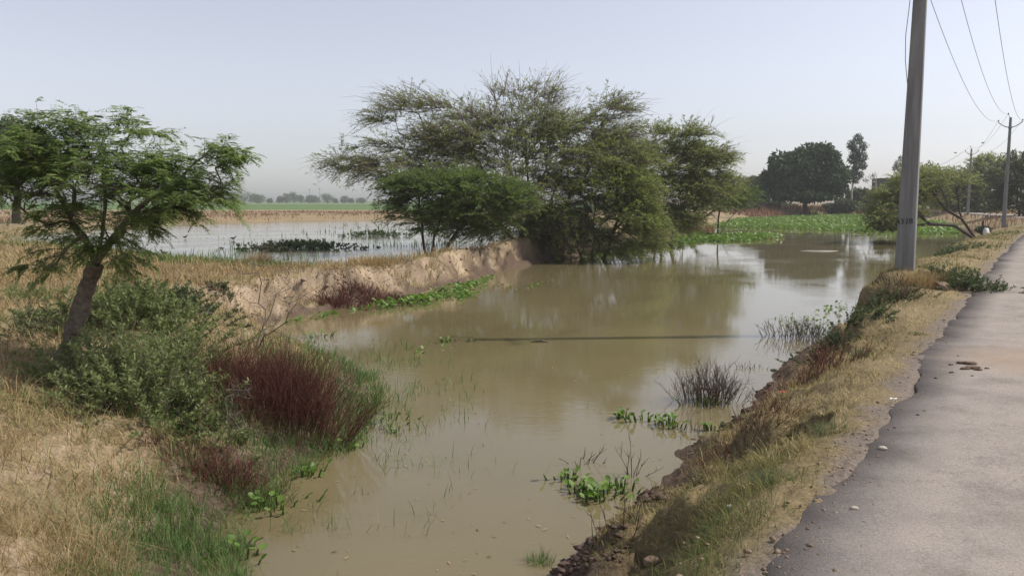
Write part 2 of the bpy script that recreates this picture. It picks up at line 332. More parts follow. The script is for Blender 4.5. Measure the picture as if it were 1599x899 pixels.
def land(x, y):
    """height of the ground, and the distances that the ground covers are laid by"""
    x = np.asarray(x, float); y = np.asarray(y, float)
    d1 = sdist(x, y, FRONT); d2 = sdist(x, y, REAR); dr = sdist(x, y, ROAD_POLY)
    c = ctrl(x, y); W, T, ST = c[..., 0], c[..., 1], c[..., 2]
    r = np.hypot(x, y); near = np.clip(1.5 - r / 60, 0.15, 1)
    e = (fbm(x * 1.1, y * 1.1, 3, 3) - .5) * 1.1 * (0.35 + ST) + (fbm(x * 4.5, y * 4.5, 5, 3) - .5) * .8 * (0.2 + ST) + (fbm(x * 14, y * 14, 6, 2) - .5) * .30 * ST
    dd = d1 + e * np.clip(d1 * 2.5 + .3, 0, 1) * np.minimum(W, 2) * .5
    t = np.clip(dd / W, 0, 1)
    soft = t * (1.6 - .6 * t); steep = np.interp(t, [0, .35, .5, .72, .82, 1], [0, .18, .38, .90, .97, 1])
    mid = np.interp(t, [0, .2, .45, .62, 1], [0, .16, .36, .78, 1])
    f = np.where(ST < .5, soft * (1 - 2 * ST) + mid * 2 * ST, mid * (2 - 2 * ST) + steep * (2 * ST - 1))
    z1 = WZ - .03 + (T - WZ + .03) * f
    z1 = np.where(d1 < 0, WZ - .03 - np.minimum(.7, -d1 * .35), z1)
    t2 = np.clip((d2 + (fbm(x * .6, y * .6, 9, 3) - .5) * 1.2) / 3.0, 0, 1)
    z2 = RZ - .04 + (T - RZ + .04) * (t2 * (1.7 - .7 * t2)); z2 = np.where(d2 < 0, RZ - .05 - np.minimum(.4, -d2 * .1), z2)
    z = np.minimum(z1, z2)
    dry = sstep(.25, 1.0, d1) * sstep(.2, 1.5, d2)
    for mx, my, mr, mh in MOUNDS: z = z + mh * np.exp(-((x - mx) ** 2 + (y - my) ** 2) / (mr * mr)) * dry
    z = z + dry * ((fbm(x * .35, y * .35, 11, 3) - .5) * .22 + (fbm(x * 2.2, y * 2.2, 12, 3) - .5) * .10 + (fbm(x * 9, y * 9, 13, 2) - .5) * .045 * near + (fbm(x * 26, y * 26, 14, 2) - .5) * .032 * np.clip(1.6 - r / 14, 0, 1))
    for nx_, ny_, rx_, ry_, nd in NOTCH:
        q = ((x - nx_) / rx_) ** 2 + ((y - ny_) / ry_) ** 2; w_ = q < 4
        if w_.any():
            xx, yy_ = x[w_], y[w_]; z[w_] = np.maximum(z[w_] - nd * (1 - sstep(.55, 1.05, q[w_] + (fbm(xx * 7, yy_ * 7, 51, 4) - .5) * 1.5)), np.minimum(z[w_], WZ + .06))
    mud = sstep(-.15, .1, d1) * (1 - sstep(.5, 1.1, d1))
    z = z + mud * (fbm(x * 7, y * 7, 21, 3) - .5) * .10 * near
    far = sstep(60, 110, r); z = z * (1 - far * sstep(2, 6, np.minimum(d1, d2))) 
    k = sstep(.05, .8, dr); lip = -.05 + (.052 + (fbm(x * 14, y * 14, 41, 3) - .5) * .03 + (fbm(x * .9, y * .9, 42, 2) - .5) * .03) * sstep(-.13, .03, dr)
    z = np.where(dr < .8, lip * (1 - k) + z * k, z)
    return z, d1, d2, dr, c

def ground_z(x, y): return float(land(np.array([x]), np.array([y]))[0][0])

def terrain():
    # rings around the camera: fine where the ground is near, coarse where it is far
    rr = np.concatenate([np.geomspace(.6, 2.4, 12)[:-1], np.geomspace(2.4, 60, 430)[:-1], np.geomspace(60, 5200, 140)])
    an = np.concatenate([np.linspace(-41, 41, 420), np.linspace(41, 319, 90)[1:-1]]); an = np.radians(an)
    R, A = np.meshgrid(rr, an, indexing='ij'); x = R * np.sin(A); y = R * np.cos(A)
    z, d1, d2, dr, c = land(x, y)
    nr, na = x.shape
    V = np.stack([x, y, z], -1).reshape(-1, 3); V = np.concatenate([V, [[0, 0, -.05]]])
    i = np.arange(nr - 1)[:, None] * na; j = np.arange(na)[None, :]; j2 = (j + 1) % na
    Q = np.stack([i + j, i + na + j, i + na + j2, i + j2], -1).reshape(-1, 4)
    T = np.stack([np.full(na, nr * na), np.arange(na), (np.arange(na) + 1) % na], -1)
    mb = MB(); mb.add(V, Q, T); me = mb.mesh("ground", True)
    # ground covers as plain albedo
    gx = np.gradient(z, axis=0) / np.maximum(np.gradient(R, axis=0), 1e-6); gy = np.gradient(z, axis=1) / np.maximum(np.abs(np.gradient(A, axis=1)) * R, 1e-6)
    slope = np.hypot(gx, gy)
    n1, n2, n3 = fbm(x * .5, y * .5, 31, 4), fbm(x * 2.5, y * 2.5, 32, 4), fbm(x * .05, y * .05, 33, 3)
    def C(*c): return np.array(c, float)
    def mix(a, b, w): return a * (1 - w[..., None]) + b * w[..., None]
    col = mix(np.broadcast_to(C(.22, .165, .095), z.shape + (3,)), C(.32, .245, .145), n2)
    left = x < XC(y)
    # short grass on verge and flats
    gw = np.clip((n1 - .42) * 3.5, 0, 1) * .55
    col = mix(col, C(.20, .175, .075), gw * sstep(.8, 2, np.minimum(d1 + 1, dr + 1.4)))
    # bare scarp of pale silt
    sc_ = sstep(.45, .9, slope) * sstep(.1, .4, d1) * (1 - sstep(2.2, 3.5, d1)) * left
    col = mix(col, mix(np.broadcast_to(C(.22, .162, .104), z.shape + (3,)), C(.43, .335, .235), np.clip(n2 * 1.6 - .3, 0, 1)), sc_)
    # wet mud by the water
    md = (1 - sstep(.25, .8, d1 + (n2 - .5) * .7)); col = mix(col, C(.105, .072, .054), md * .9)
    md2 = 1 - sstep(.2, 1.2, d2 + (n2 - .5)); col = mix(col, C(.14, .13, .07), md2)
    # fields
    r = np.hypot(x, y); fl = sstep(70, 80, y) * (x < 60)
    col = mix(col, mix(np.broadcast_to(C(.24, .175, .105), z.shape + (3,)), C(.32, .25, .14), n3), fl)
    yy = y + x * .08 + (n3 - .5) * 14
    col = mix(col, C(.12, .105, .06), fl * sstep(112, 115, yy) * (1 - sstep(119, 122, yy)) * .65)
    col = mix(col, C(.31, .225, .14), fl * sstep(122, 126, yy) * (1 - sstep(136, 142, yy)))
    crop = sstep(138, 146, yy) * (1 - sstep(2600, 3200, yy))
    col = mix(col, mix(np.broadcast_to(C(.085, .150, .045), z.shape + (3,)), C(.13, .20, .07), n1), fl * crop)
    col = mix(col, C(.05, .07, .03), fl * sstep(262, 270, yy) * (1 - sstep(285, 296, yy)))
    col = mix(col, C(.20, .19, .11), fl * sstep(400, 420, yy) * (1 - sstep(520, 560, yy)) * .7)
    # dust and gravel along the road edge
    vg = (~left) * (dr < 8) * sstep(.3, .8, d1) * (y < 75); col = mix(col, mix(np.broadcast_to(C(.15, .12, .06), z.shape + (3,)), C(.29, .22, .12), n2), vg * .85)
    ed = (1 - sstep(.0, .22, dr + (n2 - .5) * .5)) * (y < 70); col = mix(col, C(.20, .165, .14), ed * .9)
    cc = np.concatenate([col.reshape(-1, 3), [[.2, .18, .15]]]); cc = np.concatenate([cc, np.ones((len(cc), 1))], 1)
    at = me.color_attributes.new("cover", 'FLOAT_COLOR', 'POINT'); at.data.foreach_set("color", cc.astype(np.float32).ravel())
    m, t, out = new_mat("ground_cover")
    a = t.nodes.new("ShaderNodeAttribute"); a.attribute_name = "cover"
    tc = t.nodes.new("ShaderNodeTexCoord")
    n = t.nodes.new("ShaderNodeTexNoise"); n.inputs['Scale'].default_value = 28; n.inputs['Detail'].default_value = 8; n.inputs['Roughness'].default_value = .7
    t.links.new(tc.outputs['Object'], n.inputs['Vector'])
    mr = t.nodes.new("ShaderNodeMapRange"); mr.inputs[1].default_value = .3; mr.inputs[2].default_value = .7; mr.inputs[3].default_value = .62; mr.inputs[4].default_value = 1.35
    t.links.new(n.outputs['Fac'], mr.inputs[0])
    mu = t.nodes.new("ShaderNodeMix"); mu.data_type = 'RGBA'; mu.blend_type = 'MULTIPLY'; mu.inputs[0].default_value = 1
    t.links.new(a.outputs['Color'], mu.inputs[6]); t.links.new(mr.outputs[0], mu.inputs[7])
    p = t.nodes.new("ShaderNodeBsdfPrincipled"); p.inputs['Roughness'].default_value = .92; p.inputs['Specular IOR Level'].default_value = .15
    b = t.nodes.new("ShaderNodeBump"); b.inputs['Strength'].default_value = .8; b.inputs['Distance'].default_value = .03
    t.links.new(n.outputs['Fac'], b.inputs['Height']); t.links.new(b.outputs[0], p.inputs['Normal'])
    t.links.new(mu.outputs[2], p.inputs['Base Color']); t.links.new(p.outputs[0], out.inputs[0])
    obj("ground", me, m, kind="structure")
terrain()

def water(name, poly, z, base, rough, bumpd, grow):
    c = poly.mean(0); mb = MB()
    # a sheet that runs a little under the bank so that the shore is where land and water meet
    P = np.concatenate([poly, poly[:1]]); dn = np.diff(P, axis=0); nrm = unit(np.stack([dn[:, 1], -dn[:, 0]], 1)); area = np.sum(P[:-1, 0] * P[1:, 1] - P[1:, 0] * P[:-1, 1])
    if area < 0: nrm = -nrm
    vn = unit(nrm + np.roll(nrm, 1, 0)); Q = poly + vn * grow
    me = bpy.data.meshes.new(name)
    import bmesh
    bm = bmesh.new(); vs_ = [bm.verts.new((p[0], p[1], z)) for p in Q]; f = bm.faces.new(vs_)
    bmesh.ops.triangulate(bm, faces=[f]); bmesh.ops.recalc_face_normals(bm, faces=bm.faces[:])
    if bm.faces[:][0].normal.z < 0: bmesh.ops.reverse_faces(bm, faces=bm.faces[:])
    bm.to_mesh(me); bm.free()
    m, t, out = new_mat(name + "_surface")
    tc = t.nodes.new("ShaderNodeTexCoord"); mp = t.nodes.new("ShaderNodeMapping"); mp.inputs['Scale'].default_value = (1.0, 2.2, 1)
    t.links.new(tc.outputs['Object'], mp.inputs[0])
    n = t.nodes.new("ShaderNodeTexNoise"); n.inputs['Scale'].default_value = 5.0; n.inputs['Detail'].default_value = 4
    n2 = t.nodes.new("ShaderNodeTexNoise"); n2.inputs['Scale'].default_value = .35; n2.inputs['Detail'].default_value = 3
    t.links.new(mp.outputs[0], n.inputs['Vector']); t.links.new(tc.outputs['Object'], n2.inputs['Vector'])
    mm = t.nodes.new("ShaderNodeMath"); mm.operation = 'MULTIPLY'; t.links.new(n.outputs['Fac'], mm.inputs[0]); t.links.new(n2.outputs['Fac'], mm.inputs[1])
    pr = t.nodes.new("ShaderNodeMapRange"); pr.inputs[1].default_value = .42; pr.inputs[2].default_value = .62; pr.inputs[3].default_value = .25; pr.inputs[4].default_value = 1.5; t.links.new(n2.outputs['Fac'], pr.inputs[0]); t.links.new(pr.outputs[0], mm.inputs[1])
    b = t.nodes.new("ShaderNodeBump"); b.inputs['Strength'].default_value = 1.0; b.inputs['Distance'].default_value = bumpd
    t.links.new(mm.outputs[0], b.inputs['Height'])
    r = ramp(t, [(.35, tuple(np.array(base) * .92)), (.65, tuple(np.array(base) * 1.08))]); t.links.new(n2.outputs['Fac'], r.inputs[0])
    p = t.nodes.new("ShaderNodeBsdfPrincipled"); p.inputs['Roughness'].default_value = rough; p.inputs['IOR'].default_value = 1.333
    p.inputs['Specular IOR Level'].default_value = .5
    t.links.new(r.outputs[0], p.inputs['Base Color']); t.links.new(b.outputs[0], p.inputs['Normal']); t.links.new(p.outputs[0], out.inputs[0])
    obj(name, me, m, kind="structure")
water("pond_water", FRONT, WZ, (.172, .141, .072), .035, .0017, .35)
water("flooded_field_water", REAR, RZ, (.17, .155, .11), .08, .006, .8)

def road():
    n = len(EDGE); us = np.linspace(0, 1, 9); mb = MB()
    jag = (fbm(np.arange(n) * .9, np.zeros(n), 61, 3) - .5) * .22 + (vnoise(np.arange(n) * 3.1, np.zeros(n), 62) - .5) * .08
    # finer steps along the road near the camera for a broken edge
    s = np.concatenate([[0], np.cumsum(np.linalg.norm(np.diff(EDGE, axis=0), axis=1))])
    ss = np.concatenate([np.arange(0, 20, .6), np.arange(20, 60, .12), np.arange(60, s[-1], 1.5)])
    ex, ey = np.interp(ss, s, EDGE[:, 0]), np.interp(ss, s, EDGE[:, 1]); nx, ny = np.interp(ss, s, EDN[:, 0]), np.interp(ss, s, EDN[:, 1])
    jag = (fbm(ss * .8, ss * 0, 61, 4) - .5) * .26 + (fbm(ss * 5, ss * 0, 62, 3) - .5) * .13
    rows = []
    for u in us:
        o = u * ROADW + (jag if u == 0 else (-jag if u == 1 else 0))
        rows.append(np.stack([ex + nx * o, ey + ny * o, .035 * (1 - (2 * u - 1) ** 2) + 0 * ex], -1))
    lo = rows[0].copy(); lo[:, 2] = -.12; hi = rows[-1].copy(); hi[:, 2] = -.12
    A = np.stack([lo] + rows + [hi], 1); m_, k = A.shape[:2]
    i = np.arange(m_ - 1)[:, None] * k; j = np.arange(k - 1)[None, :]
    mb.add(A.reshape(-1, 3), np.stack([i + j, i + j + 1, i + k + j + 1, i + k + j], -1).reshape(-1, 4), None,
           np.broadcast_to(np.concatenate([[0], us, [1]]), (m_, k)).ravel())
    m, t, out = new_mat("worn_asphalt")
    tc = t.nodes.new("ShaderNodeTexCoord")
    def noise(sc_, det, ro=.6):
        n = t.nodes.new("ShaderNodeTexNoise"); n.inputs['Scale'].default_value = sc_; n.inputs['Detail'].default_value = det; n.inputs['Roughness'].default_value = ro
        t.links.new(tc.outputs['Object'], n.inputs['Vector']); return n
    big, grit, mid = noise(.55, 6), noise(75, 4, .8), noise(6, 5)
    a = t.nodes.new("ShaderNodeAttribute"); a.attribute_name = "rnd"
    # dark tar strip along the left edge, dusty crown
    ad = t.nodes.new("ShaderNodeMath"); ad.operation = 'MULTIPLY_ADD'; ad.inputs[1].default_value = .26; t.links.new(big.outputs['Fac'], ad.inputs[0]); t.links.new(a.outputs['Fac'], ad.inputs[2])
    r = ramp(t, [(.09, (.20, .174, .156)), (.15, (.25, .218, .195)), (.21, (.325, .287, .255)), (.8, (.345, .306, .27))]); t.links.new(ad.outputs[0], r.inputs[0])
    g = ramp(t, [(.30, (.50, .50, .50)), (.46, (.92, .92, .92)), (.60, (1.12, 1.12, 1.12)), (.75, (1.45, 1.42, 1.38))]); t.links.new(grit.outputs['Fac'], g.inputs[0])
    mu = t.nodes.new("ShaderNodeMix"); mu.data_type = 'RGBA'; mu.blend_type = 'MULTIPLY'; mu.inputs[0].default_value = .85
    t.links.new(r.outputs[0], mu.inputs[6]); t.links.new(g.outputs[0], mu.inputs[7])
    pa = noise(1.7, 7, .65); pm = ramp(t, [(.36, (.80, .79, .78)), (.5, (1.0, 1.0, 1.0)), (.66, (1.13, 1.11, 1.07))]); t.links.new(pa.outputs['Fac'], pm.inputs[0])
    mp_ = t.nodes.new("ShaderNodeMix"); mp_.data_type = 'RGBA'; mp_.blend_type = 'MULTIPLY'; mp_.inputs[0].default_value = .9; t.links.new(mu.outputs[2], mp_.inputs[6]); t.links.new(pm.outputs[0], mp_.inputs[7])
    vo = t.nodes.new("ShaderNodeTexVoronoi"); vo.feature = 'DISTANCE_TO_EDGE'; vo.inputs['Scale'].default_value = .55
    wv = t.nodes.new("ShaderNodeVectorMath"); wv.operation = 'ADD'; t.links.new(tc.outputs['Object'], wv.inputs[0]); t.links.new(mid.outputs['Color'], wv.inputs[1]); t.links.new(wv.outputs[0], vo.inputs['Vector'])
    cr = ramp(t, [(.0, (.55, .53, .52)), (.010, (1, 1, 1))]); t.links.new(vo.outputs['Distance'], cr.inputs[0])
    mc = t.nodes.new("ShaderNodeMix"); mc.data_type = 'RGBA'; mc.blend_type = 'MULTIPLY'; t.links.new(big.outputs['Fac'], mc.inputs[0]); t.links.new(mp_.outputs[2], mc.inputs[6]); t.links.new(cr.outputs[0], mc.inputs[7]); mu = mc
    # orange soil carried onto the road where the cattle cross
    dp = t.nodes.new("ShaderNodeVectorMath"); dp.operation = 'DISTANCE'; q = G(1588, 570); dp.inputs[1].default_value = (q[0] + .25, q[1] + .1, 0)
    mpp = t.nodes.new("ShaderNodeMapping"); mpp.inputs['Scale'].default_value = (1, 1, 1); t.links.new(tc.outputs['Object'], mpp.inputs[0]); t.links.new(mpp.outputs[0], dp.inputs[0])
    sb = t.nodes.new("ShaderNodeMath"); sb.operation = 'MULTIPLY_ADD'; sb.inputs[1].default_value = 1.3; t.links.new(mid.outputs['Fac'], sb.inputs[0]); t.links.new(dp.outputs['Value'], sb.inputs[2])
    sr = t.nodes.new("ShaderNodeMapRange"); sr.inputs[1].default_value = .9; sr.inputs[2].default_value = 1.7; sr.inputs[3].default_value = .42; sr.inputs[4].default_value = 0
    t.links.new(sb.outputs[0], sr.inputs[0])
    m2 = t.nodes.new("ShaderNodeMix"); m2.data_type = 'RGBA'; m2.inputs[7].default_value = (.36, .24, .145, 1)
    t.links.new(sr.outputs[0], m2.inputs[0]); t.links.new(mu.outputs[2], m2.inputs[6])
    p = t.nodes.new("ShaderNodeBsdfPrincipled"); p.inputs['Roughness'].default_value = 1.0; p.inputs['Specular IOR Level'].default_value = .04
    b = t.nodes.new("ShaderNodeBump"); b.inputs['Strength'].default_value = .7; b.inputs['Distance'].default_value = .008
    t.links.new(grit.outputs['Fac'], b.inputs['Height']); t.links.new(b.outputs[0], p.inputs['Normal'])
    t.links.new(m2.outputs[2], p.inputs['Base Color']); t.links.new(p.outputs[0], out.inputs[0])
    obj("road", mb, m, smooth=False, kind="structure")
road()
# ------------------------------------------------------------------ trees
def skeleton(trunks, targets, rng, arch=.12, jit=.06, step=.35, pathw=.30, r_tip=.006, power=.46, up=.0):
    """branches grown from given trunk lines to given spray positions; returns polylines with radii, and the tips"""
    pos, par, plen, chains = [], [], [], []
    for tr in trunks:
        tr = np.asarray(tr, float); ch = []
        for k, p in enumerate(tr):
            pos.append(p); par.append(-1 if k == 0 else len(pos) - 2)
            plen.append(0 if k == 0 else plen[-1] + np.linalg.norm(p - tr[k - 1])); ch.append(len(pos) - 1)
        chains.append(ch)
    root = np.asarray(trunks[0][0], float)
    targets = np.asarray(targets, float); order = np.argsort(np.linalg.norm(targets - root, axis=1)); tips = []
    for k in order:
        t = targets[k]; P = np.asarray(pos); L = np.linalg.norm(P - t, axis=1)
        cost = L + pathw * np.asarray(plen) + np.where(np.asarray(plen) < 0.25 * np.max(plen[:len(trunks[0])]) , .6, 0)
        i = int(np.argmin(cost)); a = P[i]; l = L[i]; n = max(2, int(l / step))
        pd = unit(a - P[par[i]]) if par[i] >= 0 else np.array([0, 0, 1.0])
        c = a + pd * l * .35 + np.array([0, 0, 1]) * l * arch + (t - a) * .15
        ch = [i]; prev = i
        for s_ in np.linspace(0, 1, n + 1)[1:]:
            q = a * (1 - s_) ** 2 + c * 2 * s_ * (1 - s_) + t * s_ * s_
            if s_ < 1: q = q + rng.normal(size=3) * jit * min(l, 1.5)
            pos.append(q); par.append(prev); plen.append(plen[prev] + np.linalg.norm(q - pos[prev])); prev = len(pos) - 1; ch.append(prev)
        chains.append(ch); tips.append(prev)
    pos = np.asarray(pos); w = np.zeros(len(pos)); w[tips] = 1
    for i in range(len(pos) - 1, 0, -1):
        if par[i] >= 0: w[par[i]] += w[i]
    rad = r_tip * np.maximum(w, 1) ** power
    lines = [(pos[c], np.concatenate([[min(rad[c[0]], rad[c[1]] * 1.25)], rad[c[1:]]]) if len(c) > 1 else rad[c]) for c in chains if len(c) > 1]
    tipd = np.array([unit(pos[i] - pos[par[i]]) for i in tips])
    return lines, pos[tips], tipd

def limbs_mesh(lines, mb_trunk, mb_twig, split, base_flare=1.0, k1=8, k2=4):
    for p, r in lines:
        if r.max() > split:
            r = r.copy(); mb_trunk.tube(p, r, k1 if r.max() > .03 else 5, RNG.uniform())
        else: mb_twig.tube(p, r, k2, RNG.uniform())

def pads(specs, rng):
    """spray positions: each pad is a flat cloud given by place, half sizes (metres) and number"""
    out = []
    for c, rx, ry, rz, n in specs:
        d = unit(rng.normal(size=(n, 3))) * rng.uniform(.25, 1, (n, 1)) ** .5
        out.append(np.asarray(c) + d * [rx, ry, rz])
    return np.concatenate(out)

def sprays(mb, mbt, tips, dirs, rng, center, twigs=5, tl=(.5, 1.1), leaf=(.10, .17), lw=.035, per=14, droop=.35, bare=None, tw_r=.006, spread=.55, updown=-.12, whips=0):
    out = unit((tips - center) * [1, 1, .35]); isb = np.array([rng.uniform() < (bare(p) if bare else 0) for p in tips])
    N = len(tips) * twigs; ix = np.repeat(np.arange(len(tips)), twigs)
    p, d, out, isb = tips[ix], dirs[ix], out[ix], isb[ix]
    l = rng.uniform(*tl, N)[:, None]; dd = unit(d * .5 + out * .6 + rng.normal(size=(N, 3)) * [spread, spread, spread * .34])
    def at(s_): return p + dd * l * s_ + np.array([0, 0, -1]) * droop * l * s_ ** 2 + np.array([0, 0, .12]) * l * s_
    mbt.tubes(np.stack([at(0), at(.5), at(1.0)], 1), tw_r * np.array([[1, .7, .25]]), 3)
    if whips:                                     # long bare shoots that stand out of the crown
        kx = rng.integers(0, len(tips), whips); o2 = unit((tips[kx] - center) * [1, 1, .5] + rng.normal(size=(whips, 3)) * [.9, .9, .35]); wl = rng.uniform(.8, 2.1, whips)[:, None]; g = [tips[kx] + o2 * wl * u + np.array([0, 0, 1]) * wl * (.30 * u - .42 * u * u) + rng.normal(size=(whips, 3)) * .03 * u for u in (0, .33, .66, 1.0)]
        mbt.tubes(np.stack(g, 1), tw_r * 1.15 * np.array([[1, .8, .6, .25]]), 3)
    n = (per * np.where(isb, .18, 1) * l[:, 0] / tl[1] * rng.uniform(.6, 1.2, N)).astype(int)
    j = np.repeat(np.arange(N), n); m = len(j); s_ = rng.uniform(.1, 1, (m, 1)); p, dd, l = p[j], dd[j], l[j]; q = at(s_)
    side = unit(np.cross(dd, [0, 0, 1.0])) * np.where(rng.uniform(size=(m, 1)) < .5, -1, 1)
    ld = dd * .8 + side * rng.uniform(.1, .9, (m, 1)) + rng.normal(size=(m, 3)) * .28 + [0, 0, updown]
    mb.needles(q, ld, rng.uniform(*leaf, m), lw * 1.25, np.clip(rng.normal(.5, .22, m) + np.where(isb[j], .25, 0), 0, 1))

def prosopis(name, base, trunks, specs, label, seed, leafmat, center=None, twigs=5, per=14, bare=None, group=None, step=.35, r_tip=.0065, power=.46,
             tl=(.5, 1.1), leaf=(.10, .17), lw=.035, droop=.35, tw_r=.006, split=.03, arch=.12, category="tree", bark='darkbark', whips=0):
    rng = np.random.default_rng(seed); tg = pads(specs, rng); base = np.asarray(base, float)
    lines, tips, tdir = skeleton(trunks, tg, rng, r_tip=r_tip, power=power, step=step, arch=arch)
    if center is None: center = np.append(tg.mean(0)[:2], base[2] + .5)
    root = empty(name, base, label=label, cat=category, group=group)
    t1, t2, lf = MB(), MB(), MB()
    limbs_mesh(lines, t1, t2, split); sprays(lf, t2, tips, tdir, rng, np.asarray(center), twigs=twigs, per=per, bare=bare, tl=tl, leaf=leaf, lw=lw, droop=droop, tw_r=tw_r, whips=whips)
    obj("trunk", t1, M[bark], root, True)
    c = obj("crown", lf, leafmat, root); obj("twigs", t2, M['twig'], c)
    return root

def W3(px, py, depth): return D(px, py, depth)

# --- the big mesquite thicket on the bund
def trunk_line(a, b, n=5, bow=(0, 0, 0), rng=RNG, j=.05):
    a, b = np.asarray(a, float), np.asarray(b, float); t = np.linspace(0, 1, n)[:, None]
    return a + (b - a) * t + np.asarray(bow) * (4 * t * (1 - t)) + rng.normal(size=(n, 3)) * j * np.minimum(t * 4, 1)

def at_ground(px, py, depth_guess=None, dz=-.06):
    """a place on the built ground under a sight line"""
    rx, ry, rz = ray(px, py); ts = np.geomspace(2.5, 900, 900) / ry
    z = land(rx * ts, ry * ts)[0]; h = EYE + rz * ts; k = np.argmax(h <= z)
    t = ts[k]; return np.array([rx * t, ry * t, float(z[k]) + dz])

def on_ground(x, y, dz=-.06): return np.array([x, y, ground_z(x, y) + dz])

def P(px, py, dep, rxp, ryp, n, dd=1.4):
    s_ = dep / F_PX; return (D(px, py, dep), rxp * s_, dd, ryp * s_, n)

q = D(815, 370, 36.0); b2 = on_ground(q[0], 36.0)
topbare = lambda p: .72 if p[2] > 5.2 else (.42 if p[2] > 3.9 else .2)
trk = [trunk_line(b2, D(800, 265, 36), 7, (.15, 0, 0)), trunk_line(b2 + [.3, .1, 0], D(735, 235, 35.3), 7, (-.2, 0, .3)), trunk_line(b2 + [.5, -.1, 0], D(880, 240, 36.5), 7, (.3, 0, .2)),
       trunk_line(b2 + [.8, .2, 0], D(930, 250, 36), 7, (.2, 0, .3)), trunk_line(b2 + [-.3, 0, 0], D(690, 280, 35), 7, (0, 0, .4)), trunk_line(b2 + [.2, .3, 0], D(820, 200, 37), 7, (.1, 0, .2))]
prosopis("mesquite_tree", b2, trk,
  [P(655,166,35.5,60,9,34,1.2), P(610,188,35.5,32,6,12,.8), P(690,211,35.5,55,16,20), P(560,257,34.5,42,12,26), P(620,264,34.5,55,16,30), P(600,229,35,40,8,8), P(690,254,36,60,25,34), P(740,191,36.5,45,20,28),
   P(820,156,37,60,14,40), P(830,196,37,95,25,80,2), P(790,229,36.5,100,30,90,2), P(880,224,36.5,90,32,84,2), P(960,239,36.5,50,28,44,1.6), P(945,176,37,48,16,34), P(955,211,37,45,18,30), P(900,264,36,90,32,84,2), P(720,219,36,60,26,44,1.6), P(760,282,35.5,80,30,66,1.8), P(850,302,35.5,80,35,66,1.8), P(780,347,35.6,70,22,60,1.5), P(860,352,35.2,60,22,40,1.5), P(720,332,35.5,45,25,36,1.5)],
  "largest spreading mesquite tree on the bund, its top half bare grey twigs", 21, M['prosopis'], center=D(810, 330, 36), twigs=10, per=23, bare=topbare, tl=(.5, 1.6), r_tip=.006, tw_r=.008, lw=.032, leaf=(.13, .24), whips=1100)

q = D(672, 385, 31.5); b1 = on_ground(q[0], 31.0)
prosopis("mesquite_tree", b1, [trunk_line(b1, D(690, 325, 31), 5), trunk_line(b1 + [.3, 0, 0], D(745, 320, 30.6), 5), trunk_line(b1 + [-.1, .1, 0], D(655, 320, 30.8), 5)],
  [P(690,290,30.7,70,18,62,1.2), P(745,300,30.3,65,22,70,1.2), P(640,290,31,40,14,26,1), P(660,325,30.8,52,22,44,1.2), P(750,335,30.4,60,22,54,1.2), P(690,352,30.6,45,16,26,1.1), P(800,310,30.5,35,20,26)],
  "low bright green mesquite tree leaning over the flooded field, in front of the largest one", 22, M['prosopis_fresh'], twigs=9, per=26, tl=(.4, .95), leaf=(.12, .20), lw=.032, droop=.4, whips=120)

q = D(925, 388, 36.0); b3 = on_ground(q[0], 36.2)
prosopis("mesquite_tree", b3, [trunk_line(b3, D(930, 300, 35.6), 6), trunk_line(b3 + [.3, .1, 0], D(975, 290, 35.3), 6, (.2, 0, 0)), trunk_line(b3 + [-.4, 0, 0], D(880, 310, 35.6), 6)],
  [P(960,250,35.3,60,22,50), P(985,290,34.8,42,24,56), P(940,295,34.8,60,28,60), P(985,335,34.6,38,28,52), P(945,350,34.4,48,30,60), P(890,345,34.8,45,30,46), P(960,385,34.2,36,10,20,1), P(1005,345,35,24,24,34), P(840,350,35,40,22,30), P(1010,372,35.5,24,12,26,1), P(975,392,34,24,7,16,.8), P(1000,310,35,24,20,26,1)],
  "dense drooping mesquite tree whose boughs hang down to the pond", 23, M['prosopis_light'], twigs=9, per=22, bare=lambda p: .25, tl=(.5, 1.1), droop=.7, lw=.032, leaf=(.13, .23), whips=420)

q = D(1040, 362, 46.0); b4 = on_ground(q[0] - .2, 46.0)
prosopis("mesquite_tree", b4, [trunk_line(b4, D(1035, 265, 46), 6), trunk_line(b4 + [.4, .2, 0], D(1080, 265, 46.3), 6, (.2, 0, .2)), trunk_line(b4 + [-.3, .2, 0], D(1010, 270, 46), 5)],
  [P(1060,210,46,50,7,34,1.2), P(1040,235,46,45,16,40), P(1085,245,46,48,18,52), P(1115,250,46,24,12,22), P(1060,265,45.6,60,22,66), P(1020,275,45.6,35,25,34), P(1090,295,45.6,42,22,46), P(1050,300,45.4,45,20,40), P(1120,285,46.5,28,14,24), P(1035,330,45.6,36,18,60,1.2), P(1060,345,45,34,10,36,1), P(1015,350,45,22,12,26,1), P(1000,320,45.6,24,22,30,1.2), P(1085,320,46,30,12,20,1.2)],
  "wind-swept mesquite tree right of the thicket, its top combed to the right", 24, M['prosopis'], twigs=9, per=20, bare=lambda p: .35 if p[2] > 5.5 else .15, tl=(.5, 1.25), r_tip=.0075, droop=.3, lw=.04, leaf=(.16, .28), whips=420, center=D(1000, 330, 46))

q = D(1120, 345, 58.0); b5 = on_ground(q[0], 58.0)
prosopis("mesquite_tree", b5, [trunk_line(b5, D(1128, 310, 58), 5), trunk_line(b5, D(1160, 315, 58), 5)],
  [P(1125,290,58,30,12,44,1.5), P(1100,310,58,26,10,30,1.5), P(1150,305,58,30,13,46,1.5), P(1130,318,57.5,34,10,36,1.5)],
  "small round mesquite tree behind the dead leaning trunk", 25, M['prosopis_fresh'], twigs=8, per=20, tl=(.5, 1.1), leaf=(.14, .22), lw=.05)

